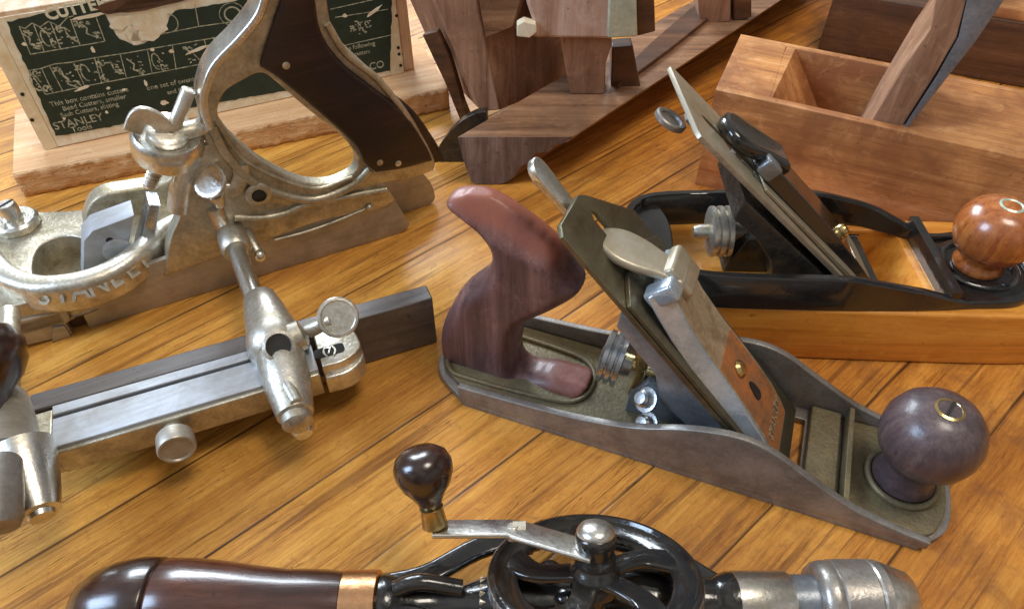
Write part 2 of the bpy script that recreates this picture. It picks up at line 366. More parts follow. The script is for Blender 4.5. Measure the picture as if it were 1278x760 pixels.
def table_mat():
    m,nt,b=newmat('honey_plank_top'); t=NT(nt); a=math.radians(41.5)
    tc=t.n('ShaderNodeTexCoord'); r=t.n('ShaderNodeMapping'); r.vector_type='POINT'
    r.inputs['Rotation'].default_value=(0,0,-a); r.inputs['Scale'].default_value=(100,100,100)
    t.l(tc.outputs['Object'],r.inputs[0])
    sx=t.n('ShaderNodeSeparateXYZ'); t.l(r.outputs[0],sx.inputs[0]); X,Y=sx.outputs[0],sx.outputs[1]
    wv=t.noise(t.coord((6,6,6)),1.0,2,.5)
    Yd=t.math('ADD',Y,t.math('MULTIPLY',t.math('SUBTRACT',wv,.5),.25))
    q=t.math('DIVIDE',t.math('SUBTRACT',Yd,-.2),5.13)
    idx=t.math('FLOOR',q); fr=t.math('FRACT',q)
    wn=t.n('ShaderNodeTexWhiteNoise'); wn.noise_dimensions='1D'; t.l(idx,wn.inputs['W'])
    rnd=wn.outputs['Value']
    edge=t.math('MULTIPLY',t.math('MINIMUM',fr,t.math('SUBTRACT',1.0,fr)),5.13)
    cm=t.n('ShaderNodeCombineXYZ'); t.l(t.math('ADD',X,t.math('MULTIPLY',rnd,170)),cm.inputs[0]); t.l(Yd,cm.inputs[1]); t.l(t.math('MULTIPLY',rnd,40),cm.inputs[2])
    def st(sx_,sy_):
        v=t.n('ShaderNodeVectorMath'); v.operation='MULTIPLY'; t.l(cm.outputs[0],v.inputs[0]); v.inputs[1].default_value=(sx_,sy_,1); return v.outputs[0]
    g1=t.noise(st(.075,.85),1.0,6,.66,.9)       # broad figure
    g2=t.noise(st(.38,5.5),1.0,6,.72,.5)        # grain lines
    g3=t.noise(st(3.0,24),1.0,3,.75)           # pores
    s=t.math('ADD',t.math('ADD',t.math('MULTIPLY',g1,.46),t.math('MULTIPLY',g2,.36)),t.math('MULTIPLY',g3,.18))
    col=t.ramp(s,[(.36,(.30,.115,.02)),(.45,(.56,.26,.045)),(.54,(.74,.39,.08)),(.66,(.86,.54,.15))])
    tint=t.ramp(rnd,[(0,(.82,.74,.66)),(.5,(1,.97,.93)),(1,(.95,.84,.74))])
    col=t.mix(1.0,col,tint,'MULTIPLY')
    reg=t.noise(t.coord((7,7,7),loc=(.3,.1,0)),1.0,2,.5)
    so=t.n('ShaderNodeSeparateXYZ'); t.l(tc.outputs['Object'],so.inputs[0])
    rr=t.n('ShaderNodeMapRange'); t.l(t.math('ADD',so.outputs[0],t.math('MULTIPLY',t.math('SUBTRACT',reg,.5),.35)),rr.inputs[0]); rr.inputs[1].default_value=-.06; rr.inputs[2].default_value=.16
    col=t.mix(rr.outputs[0],col,t.mix(1.0,col,(.96,.80,.66),'MULTIPLY'))
    ys=t.n('ShaderNodeMapRange'); t.l(t.math('ADD',so.outputs[1],t.math('MULTIPLY',t.math('SUBTRACT',reg,.5),.3)),ys.inputs[0]); ys.inputs[1].default_value=.22; ys.inputs[2].default_value=.5
    k2=t.noise(st(.05,.9),1.0,5,.65,.5); k2m=t.ramp(k2,[(.44,0.0),(.60,1.0)])
    col=t.mix(t.math('MULTIPLY',k2m,t.math('MULTIPLY_ADD',ys.outputs[0],.42,.05)),col,(.27,.095,.022))  # brown streaks, deepened far back to paint in the shade there
    # brown mottled stain, stronger to the right
    mot=t.noise(t.coord((38,38,38),loc=(2,5,0)),1.0,7,.7,.5)
    side=t.n('ShaderNodeMapRange'); t.l(so.outputs[0],side.inputs[0]); side.inputs[1].default_value=-.02; side.inputs[2].default_value=.2; side.inputs[3].default_value=.25; side.inputs[4].default_value=1.0
    mm=t.math('MULTIPLY',t.ramp(mot,[(.48,0.0),(.62,1.0)]),side.outputs[0])
    col=t.mix(t.math('MULTIPLY',mm,.5),col,(.24,.085,.028))
    # long dark streaks and fine checks
    k=t.noise(st(.06,2.3),1.0,4,.6,.2); km=t.ramp(k,[(.57,0.0),(.63,1.0)])
    col=t.mix(t.math('MULTIPLY',km,.55),col,(.16,.055,.015))
    c=t.noise(st(.10,3.4),1.3,2,.4); cmk=t.ramp(t.math('ABSOLUTE',t.math('SUBTRACT',c,.5)),[(.0,1.0),(.006,0.0)])
    gate=t.ramp(t.noise(st(.05,.3),1.7,2,.5),[(.56,0.0),(.62,1.0)])
    crack=t.math('MULTIPLY',cmk,gate)
    col=t.mix(t.math('MULTIPLY',crack,.85),col,(.05,.018,.006))
    seam=t.ramp(edge,[(.03,1.0),(.11,0.0)])
    sn=t.ramp(t.noise(st(.12,.5),1.0,2,.5),[(.38,.35),(.55,1.0)])
    sm=t.math('MULTIPLY',seam,sn)
    col=t.mix(t.math('MULTIPLY',sm,.95),col,(.05,.018,.006))
    sc_=t.noise(t.coord((150,150,150),loc=(1,1,0)),1.0,6,.75,.8)
    col=t.mix(t.math('MULTIPLY',t.ramp(sc_,[(.56,0.0),(.66,1.0)]),.35),col,(.20,.07,.02))
    t.l(col,b.inputs['Base Color'])
    t.l(t.ramp(g1,[(.3,.46),(.7,.34)]),b.inputs['Roughness']); b.inputs['Specular IOR Level'].default_value=.38
    b.inputs['Coat Weight'].default_value=.0; b.inputs['Coat Roughness'].default_value=.3
    hh=t.math('SUBTRACT',t.math('MULTIPLY',s,.5),t.math('ADD',sm,crack)); t.bump(b,hh,.0004,.8)
    return m
# ------------------------------------------------------------------ tabletop
bm=BM(); box(bm,(20,90,-2),(360,320,4)); tag(obj('tabletop',bm,table_mat()),'honey coloured oak plank top with dark seams','tabletop',kind='structure')
T0=Fr(None,O=(0,0),a=0)
# ================================================================== A: metal bench plane
def slope_frame(mouth_u,mouth_z,deg,w0):
    """matrix whose x runs up the bed, y across, z out of the bed (towards the toe)"""
    c,s=math.cos(math.radians(deg)),math.sin(math.radians(deg))
    return basis((mouth_u,w0,mouth_z),(-c,0,s),(0,-1,0))
def rr_loop(x0,x1,y0,y1,r=.1): return [(a+(x0+x1)/2,b+(y0+y1)/2) for a,b in rrect(abs(x1-x0),abs(y1-y0),r)]
fA=Fr((575,505),(1140,686)); WA=6.4
A=empty('bench_plane',fA,'grey iron bench plane with purple brown handle and dark round front knob','hand plane','hand planes on the table')
# casting: sole, cheeks, rib, rims
bm=BM()
sole=crv([(-2.3,3.2),(-1.9,1.4),(.2,.0,1),(22.6,0,1),(23.75,1.3),(24.0,3.2),(23.7,5.1),(22.6,6.4,1),(.2,6.4,1),(-1.9,5.0)],6)
slot=[(16.5,1.1),(17.15,1.1),(17.15,5.3),(16.5,5.3)]
plate(bm,[sole,slot],0,.42,'uw',bev=.05)
def cheek(w0,w1,dz=0):
    top=crv([(-.1,.3,1),(-.1,1.45,1),(3,1.6),(6.3,1.9),(9.0,2.5),(11.6,3.65),(13.6,4.12),(15.2,3.85),(17,2.85),(19.3,1.62),(21.3,1.05),(22.9,.8,1),(22.9,.3,1)],6)
    plate(bm,[top],w0,w1,'uz',bev=.07)
cheek(0,.38); cheek(WA-.38,WA)
casting=obj('casting',bm,MAT['iron_body'],A,ang=35)
bm=BM()
deck=crv([(-2.1,3.2),(-1.7,1.7),(.3,.42,1),(15.6,.42,1),(15.6,5.98,1),(.3,5.98,1),(-1.7,4.7)],6)
plate(bm,[deck],.40,.72,'uw',bev=.06)
# heel rim that follows the handle
rim=crv([(-1.9,3.2),(-1.3,1.5),(.4,1.25),(4.6,1.5),(5.9,2.0),(6.3,3.2),(5.9,4.4),(4.6,4.9),(.4,5.1),(-1.3,4.9)],6)
sweep(bm,[(x,y,.78) for x,y in rim],circ(.14,8),closed=True)
plate(bm,[rr_loop(17.3,18.75,.42,5.98,.12)],.4,.95,'uw',bev=.08)
box(bm,(19.1,3.2,.95),(.26,5.62,1.15))
plate(bm,[crv([(19.3,.42,1),(22.5,.42),(23.5,1.6),(23.7,3.2),(23.5,4.8),(22.5,5.98),(19.3,5.98,1)],5)],.4,.62,'uw',bev=.06)
lathe(bm,[(1.72,0),(1.72,.22),(1.6,.34),(1.45,.3),(1.4,.1)],(21.7,3.2,.6),(0,0,1),40)
obj('deck',bm,MAT['japan_worn'],A,bev=.04)
# front knob
bm=BM(); kc=V(21.7,3.2,.85)
lathe(bm,[(1.38,0),(1.42,.12),(1.22,.55),(1.1,1.05),(1.2,1.5),(1.62,1.95),(1.97,2.5),(2.13,3.15),(2.12,3.8),(1.9,4.45),(1.5,4.95),(.95,5.25),(.5,5.33),(0,5.33)],kc,(0,0,1),56)
kn=obj('front_knob',bm,MAT['knob_dark'],A,ang=80)
bm=BM(); lathe(bm,[(.62,0),(.62,.05),(.5,.09),(.46,.04),(0,.04)],kc+V(0,0,5.27),(0,0,1),32); nu=obj('knob_nut',bm,MAT['brass'],kn,ang=30)
bm=BM(); box(bm,kc+V(0,0,5.34),(1.0,.13,.05),Matrix.Rotation(math.radians(70),3,'Z')); obj('slot',bm,MAT['dark'],nu)
# handle
bm=BM(); wm=2.75
def pA(x,y,w=wm): a=fA.uz(x,y,w); return (a[0],w,a[1])
def tsec(a,b): return lambda f: circ(a(f),16,b(f))
def lerpk(ks):
    def g(f):
        for (p,v),(q,w_) in zip(ks,ks[1:]):
            if f<=q: return v+(w_-v)*((f-p)/(q-p))
        return ks[-1][1]
    return g
wt=3.2
tp=[(549,452,2.3),(549,415,2.6),(560,385,3),(585,347,3.6),(615,322,3.9),(618,307,3.2),(597,293,2.5),(565,271,2.4),(556,252,2.8),(574,229,3.9),(620,233,4.0),(694,284,4.0),(718,332,3.4),(725,366,2.6),(692,390,2.4),(655,408,2.4),(648,424,2.8),(660,440,3.9),(700,447,4.0),(733,460,3.8),(739,474,3.2)]
tp=[fA.uz(*p) for p in tp]+[(5.9,.55,1),(-1.85,.55,1)]
tp=[p if len(p)>2 else (p[0],max(p[1],.6)) for p in tp]; tp[-2]=(6.05,.0,1); tp[-1]=(-2.0,.0,1)
inflate(bm,crv(tp,5),wt,1.27,.85,.13,near=lambda u,z: 1.3-max(0,(z-(10.35-.33*u))*.95))
ht=obj('handle',bm,MAT['tote'],A,remesh=.13,sub=10)
# frog, nut, blade group
def blade_group(root,fr,mu,mz,deg,wc,wid,sl,clip,cap_s,mats,slot_s):
    M=slope_frame(mu,mz,deg,wc); h=wid/2
    bm=BM(); out=[(0,-h),(0,h)]+clip
    sp=[(a+slot_s[0],b) for a,b in [(0,-.25),(slot_s[1],-.25),(slot_s[1]+.35,0),(slot_s[1],.25),(0,.25)]]
    plate(bm,[out,sp],0,.26,bev=.03,M=M); blade=obj('blade',bm,mats[0],root)
    bm=BM(); out=[(.15,-h+.05),(.15,h-.05),(cap_s-.7,h-.05),(cap_s,h-1.3),(cap_s,-h+1.3),(cap_s-.7,-h+.05)]
    if mats[1]:
        plate(bm,[out],.28,.5,bev=.03,M=M)
        obj('cap_iron',bm,mats[1],root)
    return M
MA=blade_group(A,fA,16.35,.15,46.5,3.2,5.1,17.0,[(16.9,2.6),(17.25,2.2),(17.2,0.0),(16.9,-.4),(14.3,-2.6)],13.4,(MAT['blade'],MAT['blade']),(11.0,5.0))
bm=BM(); frog=[(11.3,.7),(15.9,.7),(15.6,.95),(8.6,8.2),(7.5,8.5),(7.4,7.6),(9.5,5.2),(10.0,3.4),(11.6,2.2)]
plate(bm,[frog],1.3,5.1,'uz',bev=.08); plate(bm,[[(8.3,.7),(11.5,.7),(11.2,2.4),(9.2,3.4),(8.4,2.2)]],2.3,4.1,'uz',bev=.1)
obj('frog',bm,MAT['steel_blue'],A)
bm=BM(); nc=V(7.3,3.0,3.6); ax=V(1,0,-.12)
lathe(bm,[(.3,-.75),(.5,-.7),(1.3,-.62),(1.38,-.56),(1.38,-.34),(1.2,-.3),(1.2,-.22),(1.38,-.18),(1.38,.02),(1.2,.06),(1.2,.14),(1.38,.18),(1.38,.4),(.7,.46),(.6,.9)],nc,ax,48,knurl(48,.01))
obj('adjusting_nut',bm,MAT['steel'],A,ang=30)
bm=BM(); rod(bm,nc,nc+ax*3.2,.28); obj('adjusting_screw',bm,MAT['brass'],A)
bm=BM(); plate(bm,[crv([(8.25,1.6),(8.45,3.0),(8.3,4.6),(8.0,6.2),(8.5,6.3),(8.9,4.6),(8.95,3.0),(8.8,1.5)],4)],2.6,3.6,'uz',bev=.08); obj('yoke_lever',bm,MAT['brass'],A)
for (u,w_,z) in ((9.7,1.1,1.7),(9.4,1.2,3.4)):
    bm=BM(); c=V(u,w_,z); lathe(bm,[(.62,0),(.62,.12),(.42,.14),(.42,.5),(.3,.62),(0,.65)],c,(-.55,-.5,.65),24); 
    o=obj('frog_bolt',bm,MAT['steel'],A,ang=35)
# lateral lever: silver thumb piece behind the blade
bm=BM(); plate(bm,[crv([(14.2,-.35,1),(14.2,.35,1),(17.2,.45),(18.9,.55),(19.5,.1),(19.2,-.5),(17.2,-.4)],5)],-.75,-.35,bev=.08,M=MA)
plate(bm,[rr_loop(11,14.4,-.3,.3,.1)],-.34,-.06,bev=.04,M=MA)
obj('lateral_lever',bm,MAT['chrome'],A)
# lever cap
bm=BM()
def wedge_cap(bm,M,prof,hw0,hw1,s0,s1,fl=0.0):
    rows=[]
    for s,b,t_ in prof:
        f=(s-s0)/(s1-s0); hw=hw0+(hw1-hw0)*f
        rows.append([bm.verts.new(M@V(s,y,z)) for y,z in ((-hw-fl,b),(hw+fl,b),(hw,t_),(-hw,t_))])
    for A_,B_ in zip(rows,rows[1:]):
        for i in range(4): bm.faces.new((A_[i],A_[(i+1)%4],B_[(i+1)%4],B_[i]))
    bm.faces.new(rows[0]); bm.faces.new(list(reversed(rows[-1])))
capprof=[(.9,.28,.45),(1.8,.28,.72),(3.2,.28,.98),(4.8,.3,1.12),(6.4,.34,1.2),(8.2,.42,1.28),(10.0,.55,1.45),(11.4,.75,1.72),(12.4,.95,2.0)]
MA=MA@Matrix.Translation((0,.22,0))
wedge_cap(bm,MA,capprof,1.8,1.3,.9,12.4,.42)
cap=obj('lever_cap',bm,MAT['cap_steel'],A,bev=.12,seg=3,ang=30)
# face of the cap (tan worn metal) laid just proud of it
def cap_skin(pr,hw0,hw1,s0,s1,lift,mat,name,parent,M,inset=.0):
    bm=BM(); rows=[]
    for s,b,t_ in pr:
        f=(s-s0)/(s1-s0); hw=hw0+(hw1-hw0)*f-inset
        rows.append([bm.verts.new(M@V(s,y,t_+z)) for y,z in ((-hw,-.06),(hw,-.06),(hw,lift),(-hw,lift))])
    for A_,B_ in zip(rows,rows[1:]):
        for i in range(4): bm.faces.new((A_[i],A_[(i+1)%4],B_[(i+1)%4],B_[i]))
    bm.faces.new(rows[0]); bm.faces.new(list(reversed(rows[-1])))
    return obj(name,bm,mat,parent,bev=.02,ang=40)
cap_skin(capprof[1:],1.8,1.3,.9,12.4,.03,MAT['tan_metal'],'cap_face',cap,MA,.12)
pan=[(1.3,.6,.60),(1.8,.6,.72),(3.2,.9,.98),(4.8,1.3,1.12),(6.4,1.45,1.2),(7.4,1.45,1.25)]
pl=cap_skin(pan,1.8,1.3,.9,12.4,.05,MAT['orange_field'],'painted_panel',cap,MA,.2)
bm=BM(); d=(MA@V(1.75,0,1.2)-MA@V(3.4,0,1.86)).normalized(); o=MA@V(2.5,0,.93)
text(bm,'STANLEY',.62,basis(o+V(0,0,0),V(0,1,0),MA.to_3x3()@V(1,0,.13)),.05,1.0,.012); obj('raised_lettering',bm,MAT['tan_metal'],pl)
n_=(MA.to_3x3()@V(0,0,1)).normalized()
bm=BM(); lathe(bm,[(.42,0),(.42,.12),(.3,.26),(0,.32)],MA@V(6.1,.1,1.2),n_,24); obj('cap_screw',bm,MAT['brass'],cap)
bm=BM(); plate(bm,[crv([(4.1,.1),(4.3,.38),(4.9,.32),(5.2,.1),(4.9,-.12),(4.3,-.18)],4)],0,.04,M=basis(MA@V(0,0,.92),MA.to_3x3()@V(1,0,.055),MA.to_3x3()@V(0,1,0))); obj('keyhole',bm,MAT['dark'],cap)
# cam lever
bm=BM(); cl=crv([(-.5,-.7,1),(.6,-.75),(1.7,-1.0),(2.7,-1.0),(3.5,-.6),(3.75,0),(3.5,.6),(2.7,1.0),(1.7,1.0),(.6,.75),(-.5,.7,1)],5)
plate(bm,[cl],0,.42,bev=.19,M=basis(MA@V(12.0,.1,1.62),MA.to_3x3()@V(1,0,-.60),MA.to_3x3()@V(0,1,0)))
plate(bm,[rr_loop(11.0,12.7,-1.2,.7,.2)],1.5,2.15,bev=.2,M=MA)
obj('cam_lever',bm,MAT['blade_pale'],cap)
bm=BM(); plate(bm,[rr_loop(11.6,12.5,.7,1.62,.2)],.7,2.12,bev=.15,M=MA); obj('lever_shoulder',bm,MAT['cap_steel'],cap)
# ================================================================== B: black topped transitional plane
fB=Fr((900,447),(1250,456))
B=empty('transitional_plane',fB,'plane with black iron frame on a honey wooden sole and glossy orange knob','hand plane','hand planes on the table')
bm=BM()
bo=crv([(-4.6,.3,1),(15.2,0),(16.8,.9),(17.4,3.9),(16.8,7.0),(15.2,8.0),(-4.6,8.0,1)],8)
mouth=[(7.9,1.5),(11.0,1.5),(11.0,7.0),(7.9,7.0)]
plate(bm,[bo,mouth],0.03,3.85,'uw',bev=.18,bseg=3)
box(bm,(9.5,4.25,.6),(3.3,5.7,1.0))
hexa(bm,[(9.1,1.45,.9),(11.1,1.45,.9),(11.1,7.05,.9),(9.1,7.05,.9),(10.6,1.45,3.8),(11.1,1.45,3.8),(11.1,7.05,3.8),(10.6,7.05,3.8)])
sb=obj('wooden_sole',bm,MAT['honey'],B,bev=0)
# ring wall
ring=crv([(-5.7,4.6),(-5.35,6.3),(-4.0,7.35),(-.5,7.75),(4,7.95),(8.4,7.85),(10.6,7.0),(12.3,6.3),(14.6,6.6),(16.4,5.6),(16.9,3.9),(16.4,1.9),(14.9,.75),(12.4,.5),(9.5,.25),(4,.12),(-1.6,.22),(-3.6,1.0),(-5.1,2.8)],7)
def topz(u): 
    return 6.05 if u<5.5 else (6.05-(u-5.5)*.22 if u<9.5 else max(4.35,5.17-(u-9.5)*.33))
def wall(bm,loop,th,z0,zf):
    N=len(loop); P=[Vector((a,b,0)) for a,b in loop]; cx=sum(P,Vector())/N; rings=[]
    for i in range(N):
        t_=(P[(i+1)%N]-P[i-1]).normalized(); n=Vector((t_.y,-t_.x,0))
        if n.dot(cx-P[i])<0: n=-n
        z1=zf(P[i].x); q=P[i]+n*th; c=.1
        rings.append([bm.verts.new(v) for v in (V(P[i].x,P[i].y,z0),V(P[i].x,P[i].y,z1-c),P[i]+n*c+V(0,0,z1),q-n*c+V(0,0,z1),V(q.x,q.y,z1-c),V(q.x,q.y,z0))])
    for i in range(N):
        A_,B_=rings[i],rings[(i+1)%N]
        for k in range(6): bm.faces.new((A_[k],A_[(k+1)%6],B_[(k+1)%6],B_[k]))
bm=BM(); wall(bm,ring,.5,3.87,topz)
box(bm,(11.3,3.7,4.45),(.5,6.4,1.15)); 
pf=crv([(11.1,.8,1),(13,.85),(15,1.1),(16.3,2.2),(16.6,3.9),(16.2,5.4),(14.6,6.3),(12.4,6.1),(11.1,6.6,1)],5)
plate(bm,[pf],3.9,4.15,'uw',bev=.05)
lathe(bm,[(2.15,0),(2.15,.2),(2.0,.32),(1.75,.32),(1.7,.1)],(13.9,3.7,4.1),(0,0,1),40)
for a_ in (35,75,200,240,290): 
    r=math.radians(a_); box(bm,(13.9+1.95*math.cos(r),3.7+1.95*math.sin(r),4.45),(.35,.18,.14),Matrix.Rotation(r+1.57,3,'Z'))
# raised pads at the heel and the frog seat
plate(bm,[crv([(-5.4,4.6),(-4.9,6.3),(-3.9,7.2),(-3.3,6.0),(-3.1,4.4),(-3.3,2.2),(-3.9,1.3),(-4.9,2.9)],4)],4.0,5.6,'uw',bev=.15)
ifr=obj('iron_frame',bm,MAT['black'],B,ang=45)
bm=BM(); hq=fB.P(797,276,z=5.6); lathe(bm,[(.2,0),(.2,.06),(0,.1)],hq,(0,0,1),14); obj('screw',bm,MAT['brass'],ifr)
MB_=blade_group(B,fB,9.4,1.2,43,3.9,5.0,18.3,[(17.7,2.5),(17.9,2.2),(19.0,-2.3),(18.8,-2.5)],9,(MAT['blade_pale'],None),(11.3,5.5))
bm=BM(); plate(bm,[[(2.2,3.9),(8.2,3.9),(7.6,2.4),(-.6,9.9),(-.9,8.7),(.4,7.6),(1.6,6.0)]],1.5,6.4,'uz',bev=.1); plate(bm,[[(-.2,3.9),(2.4,3.9),(1.9,6.4),(.6,6.2)]],3.0,5.0,'uz',bev=.1)
obj('frog',bm,MAT['black_worn'],B)
bm=BM(); nb=V(-.75,3.9,6.0)
lathe(bm,[(0,-1.35),(.3,-1.3),(.4,-1.0),(.4,-.5),(1.2,-.5),(1.38,-.42),(1.38,-.2),(1.2,-.16),(1.2,-.06),(1.38,-.02),(1.38,.22),(1.2,.26),(1.2,.36),(1.38,.4),(1.38,.62),(.5,.68),(.4,1.5)],nb,(1,0,.05),48,knurl(48,.008))
obj('adjusting_nut',bm,MAT['nickel'],B,ang=30)
bm=BM(); plate(bm,[rr_loop(13,17.6,-.3,.3,.1)],-.4,-.1,bev=.05,M=MB_)
lathe(bm,[(.78,-.15),(.83,-.1),(.83,.1),(.75,.16),(.58,.12),(.54,0),(0,0)],MB_@V(18.0,.1,-.9),(MB_.to_3x3()@V(.3,0,1)),32)
obj('lateral_lever',bm,MAT['iron_body'],B)
# chip breaker hump + lever cap
bm=BM(); wedge_cap(bm,MB_,[(.3,.28,.36),(2,.3,.5),(5,.3,.55),(9,.3,.5),(12.5,.28,.45)],2.3,1.7,.3,12.5); obj('cap_iron',bm,MAT['blade_pale'],B,bev=.05)
bm=BM(); cpB=[(1.0,.45,.6),(2.6,.45,.85),(4.8,.5,1.05),(7.5,.5,1.2),(10.5,.5,1.25),(13.4,.5,1.3)]
MBs=MB_; MB_=MB_@Matrix.Translation((0,-.35,0)); wedge_cap(bm,MB_,cpB,1.75,1.25,1.0,13.4,.2); capb=obj('lever_cap',bm,MAT['black'],B,bev=.15,seg=3,ang=30)
cap_skin(cpB[:3],1.75,1.6,1.0,4.5,.03,MAT['blade_pale'],'cap_edge',capb,MB_,.15)
bm=BM(); lathe(bm,[(.42,0),(.42,.14),(.3,.3),(0,.36)],MB_@V(5.2,-.5,1.08),(MB_.to_3x3()@V(0,0,1)),24); obj('cap_screw',bm,MAT['brass'],capb)
bm=BM(); clb=crv([(-.6,-1.0,1),(.8,-1.1),(2.0,-1.4),(3.1,-1.15),(3.6,0),(3.1,1.15),(2.0,1.4),(.8,1.1),(-.6,1.0,1)],5)
tilt=MB_.to_3x3()@V(1,0,-.22)
plate(bm,[clb],0,.75,bev=.33,bseg=4,M=basis(MB_@V(12.2,-.2,.95),tilt,MB_.to_3x3()@V(0,1,0)))
obj('cam_lever',bm,MAT['black'],capb,ang=60)
bm=BM(); plate(bm,[rr_loop(12.3,13.4,.5,1.5,.2)],.5,1.42,bev=.15,M=MB_); obj('lever_shoulder',bm,MAT['steel_blue'],capb)
bm=BM(); kb=V(13.9,3.7,4.15)
lathe(bm,[(1.25,0),(1.32,.1),(1.3,.3),(1.12,.5),(1.1,.75),(1.35,1.0),(1.75,1.35),(2.02,1.9),(2.08,2.5),(2.0,3.1),(1.7,3.65),(1.25,3.98),(.7,4.12),(0,4.15)],kb,(0,0,1),56); knb=obj('front_knob',bm,MAT['knob_orange'],B,ang=80)
bm=BM(); lathe(bm,[(.62,0),(.62,.05),(.52,.1),(.45,.05),(0,.05)],kb+V(0,0,4.08),(0,0,1),32); obj('knob_nut',bm,MAT['pewter'],knb,ang=30)
# ================================================================== C: nickel combination plane
fC=Fr((112,410),(505,290))
C_=empty('combination_plane',fC,'ornate nickel plated combination plane with dark curved handle, long rods and raised letters','combination plane')
def cz(pts,w): return [(fC.uz(p[0],p[1],w)+((1,) if len(p)>2 else ())) for p in pts]
def cu_(pts,z): return [(fC.uw(p[0],p[1],z)+((1,) if len(p)>2 else ())) for p in pts]
# skates
bm=BM(); o=[(0,0.02,1),(19.5,0.02,1),(20.0,.35),(20.0,.9),(19.4,2.6),(18.8,3.7,1),(10,3.6,1),(0.2,3.0,1)]
plate(bm,[crv(o,5)],0,.35,'uz',bev=.03); obj('skate',bm,MAT['skate'],C_)
bm=BM(); o=[(2,0.02,1),(22.3,0.02,1),(22.8,.5),(22.6,1.8),(21.9,3.0,1),(20.5,3.4,1),(2,3.2,1)]
plate(bm,[crv(o,5)],2.0,2.35,'uz',bev=.03); obj('rear_skate',bm,MAT['skate'],C_)
bm=BM(); o=[(-4.2,.35,1),(-.9,.02,1),(-.9,1.9,1),(-4.2,2.1,1)]
plate(bm,[o],-.1,.4,'uz',bev=.04); plate(bm,[[(-2.0,.03),(-1.0,.03),(-1.0,.9),(-1.6,1.0)]],-.25,-.1,'uz',bev=.03)
plate(bm,[[(-5.5,1.0),(-.6,1.0),(-.5,1.9),(-5.5,1.9)]],-.1,1.2,'uz',bev=.1)
obj('front_skate',bm,MAT['skate'],C_)
bm=BM(); plate(bm,[[(-.85,.03),(-.02,.03),(.2,1.9),(-.7,1.9)]],.45,.9,'uz',bev=.03); obj('cutter',bm,MAT['walnut'],C_)
# main casting
bm=BM()
body=cz([(205,345,1),(212,300),(226,262),(226,195,1),(262,180),(285,178),(305,205),(335,232),(385,246),(440,238),(478,226,1),(494,250,1),(470,262),(400,276),(340,298),(270,322)],-.1)
plate(bm,[crv(body,5)],-.12,1.0,'uz',bev=.1)
hole=cz([(290,205),(306,222),(300,240),(285,238),(278,220)],-.1)
r1=[V(u,-.2,z) for u,z in cz([(292,272),(330,272),(358,266),(380,256),(430,246),(482,237)],-.2)]
sweep(bm,crv3(r1,6),circ(.24,10),up=(0,1,0))
r2=[V(u,-.15,z) for u,z in cz([(342,300),(380,290),(420,276),(459,260)],-.15)]
sweep(bm,crv3(r2,5),circ(.10,8),up=(0,1,0))
r3=[V(u,-.15,z) for u,z in cz([(0,346),(60,335),(150,318),(210,352),(262,326)],-.15)]
r4=[V(u,-.2,z) for u,z in cz([(265,160),(280,190),(306,220),(340,240),(392,250),(440,232),(462,212)],-.25)]
sweep(bm,crv3(r4,7),circ(.28,10),up=(0,1,0))
r5=[V(u,-.2,z) for u,z in cz([(268,150),(300,196),(345,222),(395,236),(440,222)],-.25)]
sweep(bm,crv3(r5,7),circ(.12,8),up=(0,1,0))
ball(bm,V(*[fC.uz(461,259,-.2)[0],-.2,fC.uz(461,259,-.2)[1]]),.24)
q=fC.uz(322,241,-.2); lathe(bm,[(.75,0),(.75,.3),(.62,.42),(.42,.42),(.4,.1)],(q[0],-.1,q[1]),(0,-1,0),28)
obj('main_casting',bm,MAT['nickel_cast'],C_,ang=45)
bm=BM(); lathe(bm,[(.36,0),(.36,.38),(.3,.42),(0,.42)],(q[0],-.1,q[1]),(0,-1,0),20); box(bm,(q[0],-.55,q[1]),(.6,.06,.12)); obj('casting_screw',bm,MAT['dark'],C_)
# handle frame with the hand opening
WH=.35
fo=cz([(250,150),(253,115),(268,80),(300,48),(322,18),(332,-30),(345,-70,1),(400,-70,1),(408,0),(420,46),(463,90),(503,131),(527,169),(543,201),(541,214,1),(505,226),(470,232),(385,262),(300,240),(262,190)],WH-.5)
fh=cz([(272,140),(280,117),(300,103),(326,92),(346,104),(372,127),(398,148),(424,168),(442,190),(447,206),(438,219),(412,230),(378,228),(335,208),(300,182),(280,160)],WH-.5)
bm=BM(); plate(bm,[crv(fo,6),crv(fh,6)],WH-.5,WH+.5,'uz',bev=.16,bseg=3)
obj('handle_frame',bm,MAT['nickel_cast'],C_,ang=50)
bm=BM(); band=[V(u,WH,z) for u,z in cz([(345,-60),(333,-20),(322,15),(300,44),(268,78),(256,105),(253,128),(260,158)],WH-.5)]
sweep(bm,crv3(band,7),rrect(1.9,.42,.15),up=(-.6,0,.8)); obj('front_arc',bm,MAT['chrome'],C_,ang=50)
def gripm(w0,w1,dx=0):
    bm=BM(); g=cz([((q[0]+(dx if q[0]>385 else 0),)+tuple(q[1:])) for q in [(366,-60,1),(356,-15),(340,35),(326,80),(330,88,1),(352,103),(400,143),(442,182),(455,204),(470,217,1),(505,212),(541,202,1),(532,182),(504,142),(468,112),(428,80),(403,44),(395,0),(392,-60,1)]],w0)
    plate(bm,[crv(g,6)],w0,w1,'uz',bev=.28,bseg=3); return bm
gr=obj('grip_scale',gripm(WH-.95,WH-.45),MAT['rosewood'],C_,ang=60); obj('grip_scale',gripm(WH+.45,WH+1.05,15),MAT['rosewood'],C_,ang=60)
rimp=[V(u,WH-.62,z) for u,z in cz([(408,30),(432,68),(470,98),(500,135),(508,150)],WH-.62)]
bm=BM(); sweep(bm,crv3(rimp,7),circ(.2,10),up=(0,1,0)); obj('grip_rim',bm,MAT['tan_metal'],C_,ang=60)
